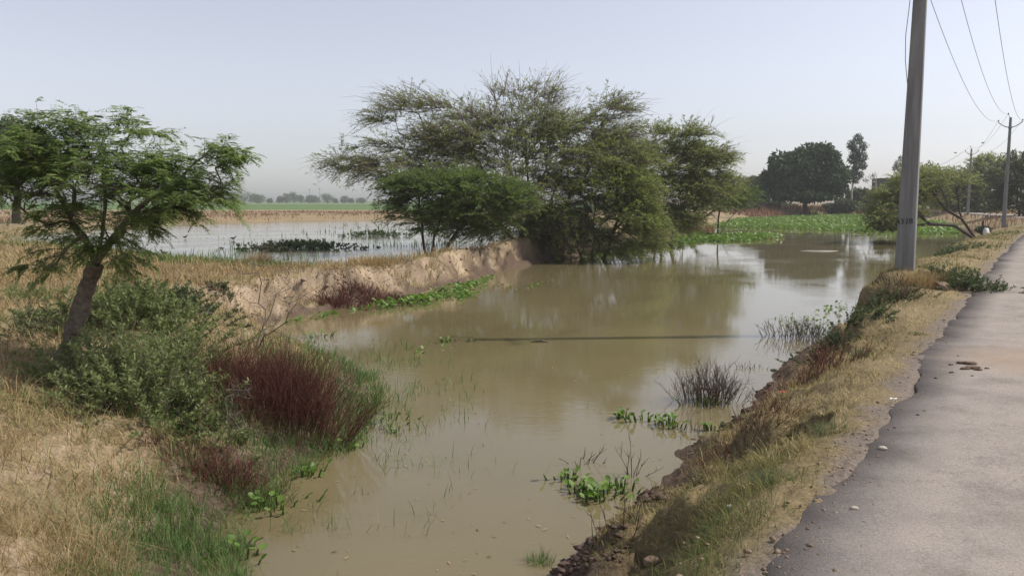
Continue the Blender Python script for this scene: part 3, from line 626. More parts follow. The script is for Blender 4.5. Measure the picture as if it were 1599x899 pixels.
# --- dead leaning tree at the water's edge
def bare_tree(name, label, base, ends, seed, r0=.07, category="tree", mat='darkbark', sub=7, sublen=.9, down=-.1):
    rng = np.random.default_rng(seed); mb, tw = MB(), MB()
    for e, r in ends:
        l = trunk_line(base, e, 8, rng.normal(size=3) * .12, rng, .05); mb.tube(l, np.linspace(r, r * .25, 8), 6, rng.uniform())
        for _ in range(sub):
            k = rng.integers(2, 8); d = unit(unit(l[-1] - l[0]) * .6 + rng.normal(size=3) * .7 + [0, 0, down]); n = sublen * rng.uniform(.4, 1.3)
            s1 = trunk_line(l[k], l[k] + d * n, 5, rng.normal(size=3) * .06, rng, .03); tw.tube(s1, np.linspace(r * .28, .003, 5), 4, rng.uniform())
            for _ in range(3):
                d2 = unit(d + rng.normal(size=3) * .7); s2 = trunk_line(s1[rng.integers(1, 5)], s1[-1] + d2 * n * .4, 4, (0, 0, 0), rng, .02); tw.tube(s2, np.linspace(r * .12, .002, 4), 3, rng.uniform())
    root = empty(name, base, label=label, cat=category)
    obj("trunk", mb, M[mat], root, True); obj("twigs", tw, M[mat], root)
    return root
bD = at_ground(1072, 362)
bare_tree("dead_tree", "dead forked tree leaning right over the far water's edge", bD,
   [(D(1142, 312, bD[1] - .3), .11), (D(1112, 318, bD[1]), .08), (D(1088, 322, bD[1] + .3), .05), (D(1066, 325, bD[1]), .05), (D(1000, 350, bD[1] - 1), .06)], 31)
bL = at_ground(1112, 366); bL[2] = max(bL[2], WZ)
bare_tree("fallen_branch", "grey fallen branches lying along the water between two hyacinth rafts", bL,
   [(D(1040, 363, bL[1] - .3), .06), (D(1205, 361, bL[1] + .8), .06), (D(1180, 364, bL[1] + .3), .04), (D(1060, 360, bL[1] + .5), .05)], 32, category="branch", mat='twig', sub=14, sublen=1.3, down=.25)

# --- round mango tree and the other far trees on the right
def leafy_tree(name, base, h_trunk, blobs, n_leaf, size, mat, label, seed, group=None, trunk_r=.25, bark='darkbark', lobes=0, category="tree", stems=None):
    """blobs: centre, radii; leaves sit mostly on the outer shell of many small lobes"""
    rng = np.random.default_rng(seed); base = np.asarray(base, float); lf, tk = MB(), MB()
    B = []
    for c, r in blobs:
        c, r = np.asarray(c, float), np.asarray(r, float); B.append((c, r * .82, 1.0))
        for _ in range(lobes):
            d = unit(rng.normal(size=3)); d[2] = abs(d[2]) * .9 - .25; B.append((c + d * r * rng.uniform(.78, .98), r * rng.uniform(.20, .36), .5))
    wts = np.array([b[1].prod() ** (2 / 3) for b in B]); wts /= wts.sum()
    for (c, r, _), w in zip(B, wts):
        n = max(6, int(n_leaf * w)); d = unit(rng.normal(size=(n, 3))); rr = rng.uniform(.55, 1.05, (n, 1)) ** .6
        p = c + d * r * rr; ld = unit(d * .7 + rng.normal(size=(n, 3)) * .6 + [0, 0, -.35])
        lf.leaves(p, ld, size * rng.uniform(.6, 1.3, n), size * .5, np.clip(rng.normal(.45, .22, n), 0, 1), unit(d + rng.normal(size=(n, 3)) * .5))
    c0 = np.mean([b[0] for b in blobs], 0)
    for s_ in (stems or [(0, 0)]):
        b = base + [s_[0], s_[1], 0]; tk.tube(trunk_line(b, np.array([base[0] * .6 + c0[0] * .4 + s_[0], base[1] + s_[1], base[2] + h_trunk + .5]), 5, (0, 0, 0), rng, trunk_r * .2), np.linspace(trunk_r * 1.2, trunk_r * .7, 5), 8)
    for c, r in blobs:
        tk.tube(trunk_line(base + [0, 0, h_trunk * .9], np.asarray(c), 4, (0, 0, 0), rng, .1), np.linspace(trunk_r * .6, trunk_r * .2, 4), 6)
    root = empty(name, base, label=label, cat=category, group=group)
    obj("trunk", tk, M[bark], root, True); obj("crown", lf, M[mat], root)
    return root

dm = 138.0; s_ = dm / F_PX
leafy_tree("mango_tree", np.append(D(1258, 322, dm)[:2], -.3), 1.6,
  [(D(1258,270,dm), np.array([56*s_, 5.5, 46*s_])), (D(1225,285,dm), np.array([28*s_, 4, 30*s_])), (D(1296,275,dm-1), np.array([26*s_, 4, 36*s_])), (D(1270,245,dm), np.array([34*s_, 4, 24*s_])), (D(1240,262,dm-2), np.array([30*s_, 3, 26*s_])), (D(1280,300,dm-1), np.array([34*s_, 4, 14*s_])), (D(1222,300,dm), np.array([24*s_, 4, 12*s_])), (D(1262,306,dm-2), np.array([50*s_, 4, 9*s_]))],
  26000, .72, 'mango', "big round dark mango tree on the far side of the pond", 41, lobes=16, trunk_r=.4)

def euca(px, pyb, pyt, dep, label, seed, clumps, n=900, group="tall thin trees beyond the pond"):
    rng = np.random.default_rng(seed); b = np.append(D(px, 320, dep)[:2], -.3); s_ = dep / F_PX; tk, lf = MB(), MB()
    tip = D(px + 4, pyt + 4, dep); line = trunk_line(b, tip, 10, (.2, 0, 0), rng, .08); tk.tube(line, np.linspace(.20, .03, 10), 7)
    for cx, cy, r in clumps:
        c = D(cx, cy, dep + rng.uniform(-.8, .8)); k = int(np.clip(np.argmin(np.abs(line[:, 2] - (c[2] - .8))), 1, 9)); tk.tube(trunk_line(line[k], c, 4, (0, 0, -.1), rng, .05), np.linspace(.05, .015, 4), 4)
        m = int(n * r * r / 60); d = unit(rng.normal(size=(m, 3))) * rng.uniform(.1, 1, (m, 1)) ** .5
        lf.leaves(c + d * [r * s_, r * s_, r * s_ * 1.1], rng.normal(size=(m, 3)) * .5 + [0, 0, -.9], rng.uniform(.25, .5, m), .14, rng.uniform(size=m))
    root = empty("eucalyptus_tree", b, label=label, cat="tree", group=group)
    obj("trunk", tk, M['palebark'], root, True); obj("crown", lf, M['euca'], root)
euca(1329, 320, 212, 150, "tall thin eucalyptus with sparse crown beside the round mango tree", 51,
     [(1340,216,8),(1330,226,8),(1348,228,7),(1336,238,10),(1346,244,9),(1330,248,7),(1338,256,9),(1348,258,6),(1334,268,8),(1343,272,6),(1336,280,6)], 420)
euca(1402, 320, 245, 190, "distant small-crowned eucalyptus just left of the nearest concrete pole", 52, [(1407,247,5),(1402,256,6),(1398,262,5),(1409,258,5),(1404,266,4)], 420)
euca(1311, 320, 262, 146, "slender pale-trunked eucalyptus half hidden by the round mango tree", 53, [(1312,268,7),(1318,276,6),(1308,274,6)], 420)
euca(1365, 320, 268, 170, "wispy bare-looking eucalyptus between bush and dark house", 54, [(1352,280,6),(1362,275,5),(1366,272,4),(1372,286,5)], 110)

def bushes(lst, name, label_list, mat, dens, size, group, seed0, low=False):
    for k, (px, py, rx, ry, dep) in enumerate(lst):
        s_ = dep / F_PX; c = D(px, py, dep); gz = max(ground_z(c[0], c[1]), RZ) if dep < 200 else 0
        rz_ = max(ry * s_, .3); zc = gz + rz_ * .55 if low else max(min(c[2], gz + rz_ * 1.15), gz + rz_ * .55)
        rng = np.random.default_rng(seed0 + k); bl = []
        for j in range(4):
            o = rng.uniform(-.5, .5, 3); bl.append((np.array([c[0] + o[0] * rx * s_, dep + o[1] * rx * s_, zc + o[2] * rz_ * .6]), np.array([rx * s_ * rng.uniform(.5, .75), rx * s_ * rng.uniform(.4, .7), rz_ * rng.uniform(.6, .9)])))
        leafy_tree(name, [c[0], dep, gz - .05], max(.3, zc - gz - rz_ * .5), bl, int(dens * rx * ry / 100), size * dep / 100, mat, label_list[k], seed0 + k, group, trunk_r=.07 + .0006 * rx * dep / 40, lobes=7)
bushes([(1176,295,30,28,150),(1150,305,22,16,128),(1210,312,18,10,152)], "leafy_tree",
       ["grey green tree directly left of the round mango tree", "bushy tree between the mesquite thicket and the mango tree", "low shrub at the left foot of the mango tree"], 'bushgreen', 700, .55, "trees around the far end of the pond", 60)
bushes([(1350,305,22,18,152),(1384,308,26,16,150),(1322,314,20,10,140),(1420,300,30,26,160)], "leafy_tree",
       ["bushy tree under the tall eucalyptus", "wide bush in front of the dark house", "low bush between mango trunk and eucalyptus", "tall bush behind the nearest concrete pole"], 'bushgreen', 700, .55, "trees around the far end of the pond", 66)

bushes([(1205,319,16,7,142),(1232,321,15,6,147),(1300,320,20,7,144),(1335,320,16,7,146),(1368,318,18,8,142),(1165,320,18,8,132),(1135,322,16,7,126)], "scrub_bush",
       ["low scrub bush left of the mango trunk", "low scrub bush right before the mango trunk", "low scrub bush right of the mango trunk", "low scrub bush at the foot of the tall eucalyptus", "low scrub bush before the wide bush by the house", "low scrub bush in front of the grey green tree", "low scrub bush right behind the small round mesquite"], 'bushgreen', 1500, .40, "scrub at the far end of the pond", 610, True)
# --- mesquite on the right, by the bend of the road
bF = on_ground(*D(1524, 358, 50)[:2])
prosopis("leaning_mesquite_tree", bF, [np.array([bF, D(1502, 342, 50), D(1478, 328, 50), D(1462, 308, 50.3), D(1450, 290, 50.5)]), np.array([bF + [-.1, 0, 0], D(1490, 352, 49.7), D(1455, 350, 49.5), D(1420, 352, 49.4), D(1392, 350, 49.3)]), np.array([bF + [.05, .1, 0], D(1503, 343, 50.1), D(1480, 328, 50.1), D(1477, 312, 50.2), D(1470, 295, 50.3)])],
  [P(1440,285,50.5,50,14,60,1.6), P(1480,285,51.5,40,14,30,1.6), P(1420,305,50.5,44,16,50,1.5), P(1460,308,51.5,40,12,14,1.2), P(1400,335,49.3,32,16,52,1.3), P(1380,345,49,16,10,26,1), P(1425,335,50.2,26,9,8,1), P(1390,310,50,26,16,26,1.3)],
  "half fallen mesquite tree with dark forked trunk behind the nearest concrete pole", 71, M['prosopis'], twigs=9, per=22, bare=lambda p: .3, tl=(.5, 1.2), r_tip=.0105, step=.5, leaf=(.12, .2), lw=.045)
for k, (px, py, dep, pl, lab, mt) in enumerate([
   (1530, 330, 112, [(1520,285,30,20,60),(1545,270,26,18,50),(1510,300,26,16,46),(1555,295,24,22,46),(1540,258,16,7,12),(1535,312,34,10,46),(1530,324,36,6,40)], "rounded mesquite tree between the two farther concrete poles", 'prosopis'),
   (1592, 332, 84, [(1590,285,24,26,56),(1605,262,26,18,40),(1580,305,24,18,44),(1610,300,24,24,44),(1590,322,30,8,44)], "dark tree at the right edge beyond the road bend", 'bushgreen'),
   (1490, 330, 118, [(1485,290,24,18,46),(1470,300,20,14,34),(1500,302,22,14,34),(1480,280,16,8,16),(1485,318,30,7,40)], "twiggy mesquite tree just left of the farthest concrete pole", 'prosopis'),
   (1440, 328, 128, [(1445,285,22,14,40),(1425,298,22,14,34),(1460,298,22,16,34),(1440,272,14,6,14),(1440,315,34,8,40)], "hazy mesquite tree right behind the half fallen one", 'prosopis')]):
    b = on_ground(*D(px, 330, dep)[:2])
    sc2 = dep / 36
    prosopis("mesquite_tree", b, [trunk_line(b, D(px - 4, py - 40, dep), 5), trunk_line(b + [.4, 0, 0], D(px + 14, py - 36, dep), 5)], [P(a, c, dep, d, e, n, 2.5) for a, c, d, e, n in pl], lab, 80 + k, M[mt],
             twigs=8, per=22, bare=lambda p: .3, tl=(.5 * sc2 ** .6, 1.1 * sc2 ** .7), leaf=(.10 * sc2, .16 * sc2), lw=.05 * sc2 ** .8, tw_r=.008, r_tip=.012, step=.8, group="mesquite trees by the bend")
bushes([(1535,346,12,5,54),(1385,342,18,14,60)], "mesquite_bush", ["low bush between the road and the leaning trunk", "dark bush standing in the hyacinth left of the nearest pole"], 'bushgreen', 1900, .30, "scrub by the bend", 90, True)

# --- left: dark tree, near small acacia
dl = 62.0; s_ = dl / F_PX; bl_ = on_ground(*D(24, 330, dl)[:2])
leafy_tree("shade_tree", bl_, 3.0, [(D(30,240,dl), np.array([50*s_,2.6,46*s_])), (D(-10,250,dl), np.array([55*s_,2.8,50*s_])), (D(70,262,dl), np.array([34*s_,2,34*s_])), (D(10,215,dl), np.array([46*s_,2,34*s_])), (D(55,222,dl), np.array([30*s_,1.8,30*s_]))],
  15000, .34, 'mango', "dark dense shade tree in the field behind the small green acacia", 101, lobes=12, trunk_r=.28)

def acacia():
    rng = np.random.default_rng(5); dp = 9.0
    b = at_ground(104, 562); dp = b[1]
    f1 = D(150, 412, dp); tr = [np.array([b, D(113, 528, dp), D(124, 488, dp), D(135, 450, dp), f1]), np.array([f1, D(176, 372, dp - .1), D(205, 335, dp - .2), D(235, 310, dp - .25)]), np.array([f1, D(135, 375, dp + .1), D(112, 345, dp + .2), D(95, 310, dp + .2)]),
        np.array([f1, D(160, 365, dp + .2), D(165, 315, dp + .3), D(160, 270, dp + .35)])]
    sp = [P(70,215,dp+.1,45,25,26,.4), P(100,250,dp,55,28,34,.5), P(60,285,dp+.1,50,28,30,.5), P(150,205,dp+.2,50,18,20,.4), P(180,245,dp,50,24,26,.5), P(210,285,dp-.2,55,28,34,.5), P(265,265,dp-.2,45,20,22,.4), P(150,300,dp,60,35,30,.5),
          P(285,300,dp-.3,45,20,26,.4), P(330,300,dp-.3,25,14,10,.3), P(325,225,dp-.3,30,12,12,.3), P(222,192,dp+.2,26,7,9,.3), P(352,226,dp-.3,14,6,5,.1), P(345,262,dp-.3,14,8,5,.1), P(70,172,dp+.2,14,8,3,.1), P(105,340,dp,45,25,22,.4), P(90,390,dp+.1,18,30,12,.3), P(200,345,dp-.2,45,22,20,.4), P(30,300,dp,40,18,16,.4), P(250,325,dp-.3,40,14,16,.3), P(160,375,dp-.1,30,18,12,.3), P(10,260,dp+.1,26,30,14,.4), P(62,190,dp+.2,24,10,9,.2), P(130,182,dp+.2,24,8,8,.2), P(62,415,dp+.1,12,20,6,.2), P(195,395,dp-.1,22,16,10,.3), P(185,178,dp+.2,16,6,5,.2)]
    sp = [(c_ * [1, 1, 1] + [0, 0, -.10 if c_[2] > 2.0 else 0], a_ * .88, b_, e_ * .86, max(2, int(n_ * .78))) for c_, a_, b_, e_, n_ in sp]
    tg = pads(sp, rng); lines, tips, tdir = skeleton(tr, tg, rng, arch=.06, jit=.03, step=.12, r_tip=.0030, power=.50, pathw=.25)
    root = empty("acacia_tree", b, label="small green acacia with bent grey trunk at the left foreground", cat="tree")
    t1, t2, lf = MB(), MB(), MB()
    for p, r in lines:
        r = np.minimum(r, .075)
        if p[0][2] <= b[2] + .01: r = np.interp(np.linspace(0, 1, len(p)), [0, .12, .5, 1], [.125, .092, .082, .078])
        if len(p) > 2 and r.max() > .02:
            t = np.linspace(0, 1, len(p)); tt = np.linspace(0, 1, len(p) * 4); pp = np.stack([np.interp(tt, t, p[:, k]) for k in range(3)], 1); rr = np.interp(tt, t, r)
            ker = np.array([.25, .5, .25])
            for _ in range(3): pp[1:-1] = pp[:-2] * .25 + pp[1:-1] * .5 + pp[2:] * .25
            rr = rr * (1 + .08 * rng.normal(size=len(rr))); t1.tube(pp, rr, 10, rng.uniform())
        else: (t1 if r.max() > .012 else t2).tube(p, r, 5, rng.uniform())
    cen = D(160, 380, dp)
    N = len(tips) * 4; ix = np.repeat(np.arange(len(tips)), 4); p = tips[ix]; out = unit((p - cen) * [1, 1, .5]); l = rng.uniform(.14, .34, N)[:, None]
    dd = unit(tdir[ix] * .6 + out * .6 + rng.normal(size=(N, 3)) * [.5, .5, .3])
    def at(s_): return p + dd * l * s_ + np.array([0, 0, -.35]) * l * s_ ** 2 + np.array([0, 0, .1]) * l * s_
    t2.tubes(np.stack([at(u) for u in (0, .33, .66, 1)], 1), np.array([[.0028, .0022, .0016, .001]]), 3)
    nf = (l[:, 0] / .036).astype(int); j = np.repeat(np.arange(N), nf); m = len(j); p, dd, l = p[j], dd[j], l[j]; q = at(rng.uniform(.06, 1, (m, 1)))
    sg = rng.choice([-1, 1], (m, 1)); fd = unit(dd * .55 + unit(np.cross(dd, [0, 0, 1.0])) * sg * rng.uniform(.35, 1, (m, 1)) + rng.normal(size=(m, 3)) * .22 + [0, 0, -.28])
    fl = rng.uniform(.07, .125, (m, 1)); sd = unit(np.cross(fd, [0, 0, 1.0])); rn = np.clip(rng.normal(.5, .2, m), 0, 1); nr = unit(np.array([0, 0, 1.0]) + rng.normal(size=(m, 3)) * .35)
    for u in np.linspace(.2, 1, 6):
        pl = q + fd * fl * u + np.array([0, 0, -.25]) * fl * u * u
        for sg2 in (-1, 1):
            lf.leaves(pl, fd * .55 + sd * sg2 + np.array([0, 0, -.2]) + rng.normal(size=(m, 3)) * .12, .040 * (1.15 - .5 * abs(u - .55)), .0125, rn, nr)
    obj("trunk", t1, M['bark'], root, True); c = obj("crown", lf, M['acacia'], root); obj("twigs", t2, M['twig'], c)
acacia()

# --- the far line of field trees
far = [(318,306,16,12,430),(380,303,18,12,520),(400,306,12,9,560),(345,302,22,14,400),(405,303,9,9,620),(421,308,5,4,640),(436,306,6,6,640),(447,303,7,9,620),(458,302,6,10,640),(471,304,7,7,660),(483,303,6,8,640),(492,303,8,7,650),(512,302,11,9,600),(524,308,4,4,640),(537,304,6,7,620),(548,308,5,4,640),(563,307,8,5,620),(365,305,14,9,500)]
lab = ["hazy field tree behind the acacia's drooping right boughs", "broad hazy tree at the left of the far tree line", "hazy tree second from left in the far tree line", "tallest hazy tree just right of the acacia's crown", "hazy dome tree in the left third of the far tree line", "tiny low bush in the far line, left of a tall round tree",
   "small hazy tree hugging a taller one in the far line", "dark upright round tree mid way along the far line", "narrow pointed tree mid way along the far line", "square topped tree left of the two far masts", "hazy tree at the foot of the left far mast", "hazy tree between the two far masts", "widest round tree just right of the far masts",
   "tiny bush in the gap right of the widest far tree", "mushroom shaped tree near the right end of the far line", "tiny round bush near the right end of the far line", "flat dome tree ending the far line at right", "low hazy tree filling the left end of the far line"]
for k, (px, py, rx, ry, dep) in enumerate(far):
    s_ = dep / F_PX; c = D(px, py, dep); rng = np.random.default_rng(200 + k); gz = 0.0; c[2] = ry * s_ * .9
    bl = [(c + rng.uniform(-.4, .4, 3) * [rx * s_, rx * s_, ry * s_ * .5], np.array([rx, rx, ry]) * s_ * rng.uniform(.6, .85)) for _ in range(4)]
    leafy_tree("field_tree", [c[0], dep, gz - .1], max(.6, c[2] - ry * s_ * .6), bl + [(np.array([c[0], dep, ry * s_ * .45]), np.array([rx * 1.1, rx, ry * .5]) * s_)], 1300, .0013 * dep, 'bushgreen', lab[k], 200 + k, "far field trees", trunk_r=.3, lobes=4)
for px, top, lb in [(484, 294, "left of the two thin masts above the far tree line"), (499.5, 293, "right of the two thin masts above the far tree line")]:
    dep = 560.0; b = np.append(D(px, 315, dep)[:2], -.2); tpt = D(px, top, dep); mb = MB(); mb.tube([b, [b[0], b[1], tpt[2]]], [.22, .16], 6, cap=True)
    ca = MB(); ca.box((b[0] - 1.0, b[1] - .1, tpt[2] - 1.0), (b[0] + 1.0, b[1] + .1, tpt[2] - .8))
    r = empty("power_mast", b, label=lb, cat="pole", group="far masts"); obj("shaft", mb, M['concrete'], r); obj("cross_arm", ca, M['steel'], r)
# ------------------------------------------------------------------ concrete poles, wires, birds, house
YAW = math.radians(-33)
def rotz(p, a, o):
    p = np.asarray(p, float); c, s_ = math.cos(a), math.sin(a); return np.stack([p[..., 0] * c - p[..., 1] * s_, p[..., 0] * s_ + p[..., 1] * c, p[..., 2]], -1) + o

def pole(base, height, yaw, label, wb=.335, wt=.165, tb=.24, tt=.13, lean=(0, 0)):
    base = np.asarray(base, float); root = empty("concrete_pole", base, label=label, cat="pole", group="concrete electricity poles along the road")
    def pts(hz): 
        f = hz / height; w, t_ = (wb + (wt - wb) * f) / 2, (tb + (tt - tb) * f) / 2; c = .012
        return [[-w + c, -t_, hz], [w - c, -t_, hz], [w, -t_ + c, hz], [w, t_ - c, hz], [w - c, t_, hz], [-w + c, t_, hz], [-w, t_ - c, hz], [-w, -t_ + c, hz]]
    hs_ = [-.3, 1.5, 3, 4.5, 6, height]; V = np.array([pts(h) for h in hs_]).reshape(-1, 3); V[:, 0] += V[:, 2] * lean[0]; V[:, 1] += V[:, 2] * lean[1]
    i = np.arange(len(hs_) - 1)[:, None] * 8; j = np.arange(8)[None, :]; Q = np.stack([i + j, i + (j + 1) % 8, i + 8 + (j + 1) % 8, i + 8 + j], -1).reshape(-1, 4)
    o8 = (len(hs_) - 1) * 8; sh = MB(); sh.add(rotz(V, yaw, base), np.concatenate([Q, [[o8, o8 + 1, o8 + 2, o8 + 3], [o8, o8 + 3, o8 + 4, o8 + 7], [o8 + 4, o8 + 5, o8 + 6, o8 + 7]]]))
    obj("shaft", sh, M['concrete'], root)
    ends = []
    lx, ly = lean[0] * height, lean[1] * height
    for sg in (-1, 1):
        a = MB(); L = np.array([[sg * .05 + lx, -.12 + ly, height - .72], [sg * .30 + lx, -.12 + ly, height - .66], [sg * .55 + lx, -.12 + ly, height - .50], [sg * .74 + lx, -.12 + ly, height - .34]])
        a.tube(rotz(L, yaw, base), .032, 4, cap=True); arm = obj("cross_arm", a, M['steel'], root)
        ins = MB(); t0 = L[-1]; prof = [(0, .015), (.06, .015), (.07, .05), (.10, .055), (.11, .035), (.13, .05), (.16, .04), (.18, .012)]
        ins.tube(rotz(np.array([t0 + [0, 0, h] for h, _ in prof]), yaw, base), [r for _, r in prof], 8, cap=True); obj("insulator", ins, M['ceramic'], arm)
        ends.append(rotz(t0 + [0, 0, .15], yaw, base))
    br = MB(); L = np.array([[lx, -.10 + ly, height - .25], [lx - .05, -.12 + ly, height + .02], [lx - .16, -.12 + ly, height + .16]]); br.tube(rotz(L, yaw, base), .02, 4, cap=True); bo = obj("top_bracket", br, M['steel'], root)
    ins = MB(); prof = [(0, .015), (.04, .015), (.05, .05), (.08, .055), (.09, .035), (.11, .05), (.14, .04), (.16, .012)]
    ins.tube(rotz(np.array([L[-1] + [0, 0, h] for h, _ in prof]), yaw, base), [r for _, r in prof], 8, cap=True); obj("insulator", ins, M['ceramic'], bo)
    ends.insert(1, rotz(L[-1] + [0, 0, .13], yaw, base))
    cl = MB(); cl.box((-.12 + lx, -.10 + ly, height - .78), (.12 + lx, .10 + ly, height - .66)); cl.v[0] = rotz(cl.v[0], yaw, base); obj("clamp", cl, M['steel'], root)
    return root, ends
p1b = D(1412, 432, 15.5); p1b[2] = ground_z(p1b[0], 15.5) - .02
r1, e1 = pole(p1b, 7.9, YAW, "nearest concrete pole, painted number on it, standing on the verge", lean=(.004, 0))
p2 = on_ground(*D(1567.5, 347, 58.5)[:2], 0); r2, e2 = pole(p2, 7.9, math.radians(-30), "middle concrete pole with V arms at the road bend", .30, .17)
p3 = on_ground(*D(1511, 333, 99.0)[:2], 0); r3, e3 = pole(p3, 8.0, math.radians(-10), "farthest concrete pole with V arms before the mesquite trees", .30, .17)
p4 = np.append(D(1424, 320, 152)[:2], 0)
# number on the nearest pole
fc = bpy.data.curves.new("pole_number_text", 'FONT'); fc.body = "4328"; fc.size = .15; fc.align_x = 'CENTER'; fo = bpy.data.objects.new("pole_number_text", fc); COL.objects.link(fo)
dg = bpy.context.evaluated_depsgraph_get(); fm = bpy.data.meshes.new_from_object(fo.evaluated_get(dg)); bpy.data.objects.remove(fo)
fm.materials.clear(); fm.materials.append(M['paintmark'])
num = bpy.data.objects.new("painted_number", fm); COL.objects.link(num); num.parent = r1
h0 = 1.16 - p1b[2]; th = .5 * (.24 + (.13 - .24) * h0 / 7.9) + .003
num.matrix_local = Matrix.Translation(rotz(np.array([-.03, -th, h0]), YAW, 0).tolist()) @ Matrix.Rotation(YAW, 4, 'Z') @ Matrix.Rotation(math.radians(90), 4, 'X') @ Matrix.Rotation(math.radians(5), 4, 'Z')
ew = MB(); zz = np.linspace(7.2, .3, 16); bow = -.01 - .05 * np.exp(-((zz - 4.4) / .55) ** 2)
wid = (.335 + (.165 - .335) * zz / 7.9) / 2
xo = np.where(zz > 3.6, -wid - .012 + bow, np.interp(zz, [0, 3.6], [.02, -.11])); yo = np.where(zz > 3.6, -.03, -(.24 + (.13 - .24) * zz / 7.9) / 2 - .012)
ew.tube(rotz(np.stack([xo, yo, zz], -1), YAW, p1b), .007, 5); obj("earth_wire", ew, M['wire'], r1)

def wire(a, b, sag, label, group):
    t = np.linspace(0, 1, 25)[:, None]; L = np.asarray(a) * (1 - t) + np.asarray(b) * t; L[:, 2] -= (4 * t * (1 - t))[:, 0] * sag
    mb = MB(); mb.tube(L, .009, 5); return obj("overhead_wire", mb, M['wire'], None, True, label=label, cat="wire", group=group), L
nm = ["left", "middle", "right"]
for k in range(3): wire(e1[k], e2[k], [1.5, 1.5, 1.4][k], f"{nm[k]} overhead wire from the nearest pole to the middle pole", "overhead wires")
LW = []
for k in range(3): LW.append(wire(e2[k], e3[k], 1.0, f"{nm[k]} overhead wire from the middle pole to the farthest pole", "overhead wires")[1])
for k in range(3): wire(e3[k], p4 + [(k - 1) * .7, 0, 7.2 + (k == 1) * .4], 1.0, f"{nm[k]} overhead wire running left from the farthest pole", "overhead wires")

def bird(loc, heading, size, label, white=False, perch=True, spread=0):
    pr = [(-.62, .12, .012), (-.40, .07, .05), (-.22, .03, .11), (0, 0, .155), (.20, .04, .14), (.34, .12, .09), (.42, .22, .075), (.52, .27, .085), (.60, .27, .06), (.66, .26, .025), (.76, .245, .006)]
    mb = MB(); L = np.array([[x, 0, z] for x, z, _ in pr]) * size; mb.tube(rotz(L, heading, loc), np.array([r for _, _, r in pr]) * size, 8)
    root = empty("bird", loc, label=label, cat="bird", group="small birds"); obj("body", mb, M['feather'], root, True)
    for sg in (-1, 1):
        w = MB(); P_ = np.array([[.22, sg * .10, .08], [.05, sg * .165, .07], [-.25, sg * .13, .08], [-.52, sg * .05, .10], [-.2, sg * .12, .15], [.1, sg * .13, .15]]) * size
        if spread: P_ = np.array([[.15, sg * .1, .08], [.22, sg * .5, .2], [.05, sg * .95, .22], [-.1, sg * .6, .16], [-.15, sg * .3, .1], [-.1, sg * .1, .08]]) * size
        w.add(rotz(P_, heading, loc), [[0, 1, 2, 5], [5, 2, 3, 4]]); obj("wing", w, M['featherwhite' if white else 'feather'], root)
        lg = MB(); lg.tube(rotz(np.array([[.02, sg * .05, -.12], [.04, sg * .05, -.34]]) * size, heading, loc), .012 * size, 4); obj("leg", lg, M['feather'], root)
bird(LW[0][8] + [0, 0, .11], .3, .34, "dark bird on the wire between the two farther poles"); b_ = D(1492, 239, 96)
bird(b_, 2.9, .34, "dark bird flying left of the farthest pole's arms", spread=1)
b_ = G(289, 373, RZ); bird(b_ + [0, 0, .10], 1.3, .34, "left of two dark wading birds in the flooded field")
b_ = G(364, 375, RZ); bird(b_ + [0, 0, .10], 1.0, .36, "right of two dark wading birds in the flooded field")
b_ = at_ground(257, 404, dz=0); bird(b_ + [0, 0, .24], 2.7, .36, "dark bird with white wings in the green marsh grass", white=True)

def house():
    dep = 172.0; x0, x1 = D(1377, 300, dep)[0], D(1416, 300, dep)[0]; zt = D(1390, 279, dep)[2]; root = empty("dark_house", ((x0 + x1) / 2, dep, 0), label="dark flat-roofed house half hidden by bushes left of the nearest pole", cat="house")
    w = MB(); w.box((x0, dep, -.3), (x1, dep + 5, zt)); obj("wall", w, M['brickwall'], root)
    s2 = MB(); s2.box((x0 - .25, dep - .25, zt), (x1 + .25, dep + 5.25, zt + .12)); obj("roof", s2, M['brickwall'], root)
    for k in range(2):
        for zf in (1.0, 3.9):
            xa = x0 + .9 + k * 2.2; f = MB(); f.box((xa, dep - .05, zf), (xa + 1, dep + .02, zf + 1.2)); wn = obj("window", f, M['slab'], root)
            g = MB(); g.box((xa + .08, dep - .08, zf + .08), (xa + .92, dep - .04, zf + 1.12)); obj("pane", g, M['glassdark'], wn)
    c = MB(); xa, za = D(1385, 299, dep)[0], D(1385, 299, dep)[2]; V = [[xa, dep - 2, za - .1], [xa + 1.8, dep - 2, za], [xa + 1.8, dep, za + .3], [xa, dep, za + .2]]
    V = V + [[a, b2_, z - .08] for a, b2_, z in V]; c.add(V, [[0, 1, 2, 3], [7, 6, 5, 4], [0, 4, 5, 1], [1, 5, 6, 2], [2, 6, 7, 3], [3, 7, 4, 0]]); obj("awning", c, M['slab'], root)
    for xs in (xa + .05, xa + 1.7):
        pp = MB(); pp.tube([[xs, dep - 1.9, -.2], [xs, dep - 1.9, za - .15]], .06, 5); obj("post", pp, M['palebark'], root)
house()

# ------------------------------------------------------------------ grass, laid by the kind of ground
def scatter(n, r0, r1, a0, a1):
    r = np.exp(RNG.uniform(math.log(r0), math.log(r1), n)); a = np.radians(RNG.uniform(a0, a1, n)); return r * np.sin(a), r * np.cos(a)
def grass(name, x, y, z, h, wmin, lean, r, mat, label, bend=.6):
    n = len(x); rr = np.hypot(x, y); mb = MB()
    mb.blades(np.stack([x, y, z - .015], 1), h, np.maximum(wmin, rr * .0008) * RNG.uniform(.7, 1.3, n), RNG.uniform(0, 2 * math.pi, n), lean, np.clip(r, 0, 1), bend)
    return obj(name, mb, M[mat], label=label, cat="grass", kind="stuff")

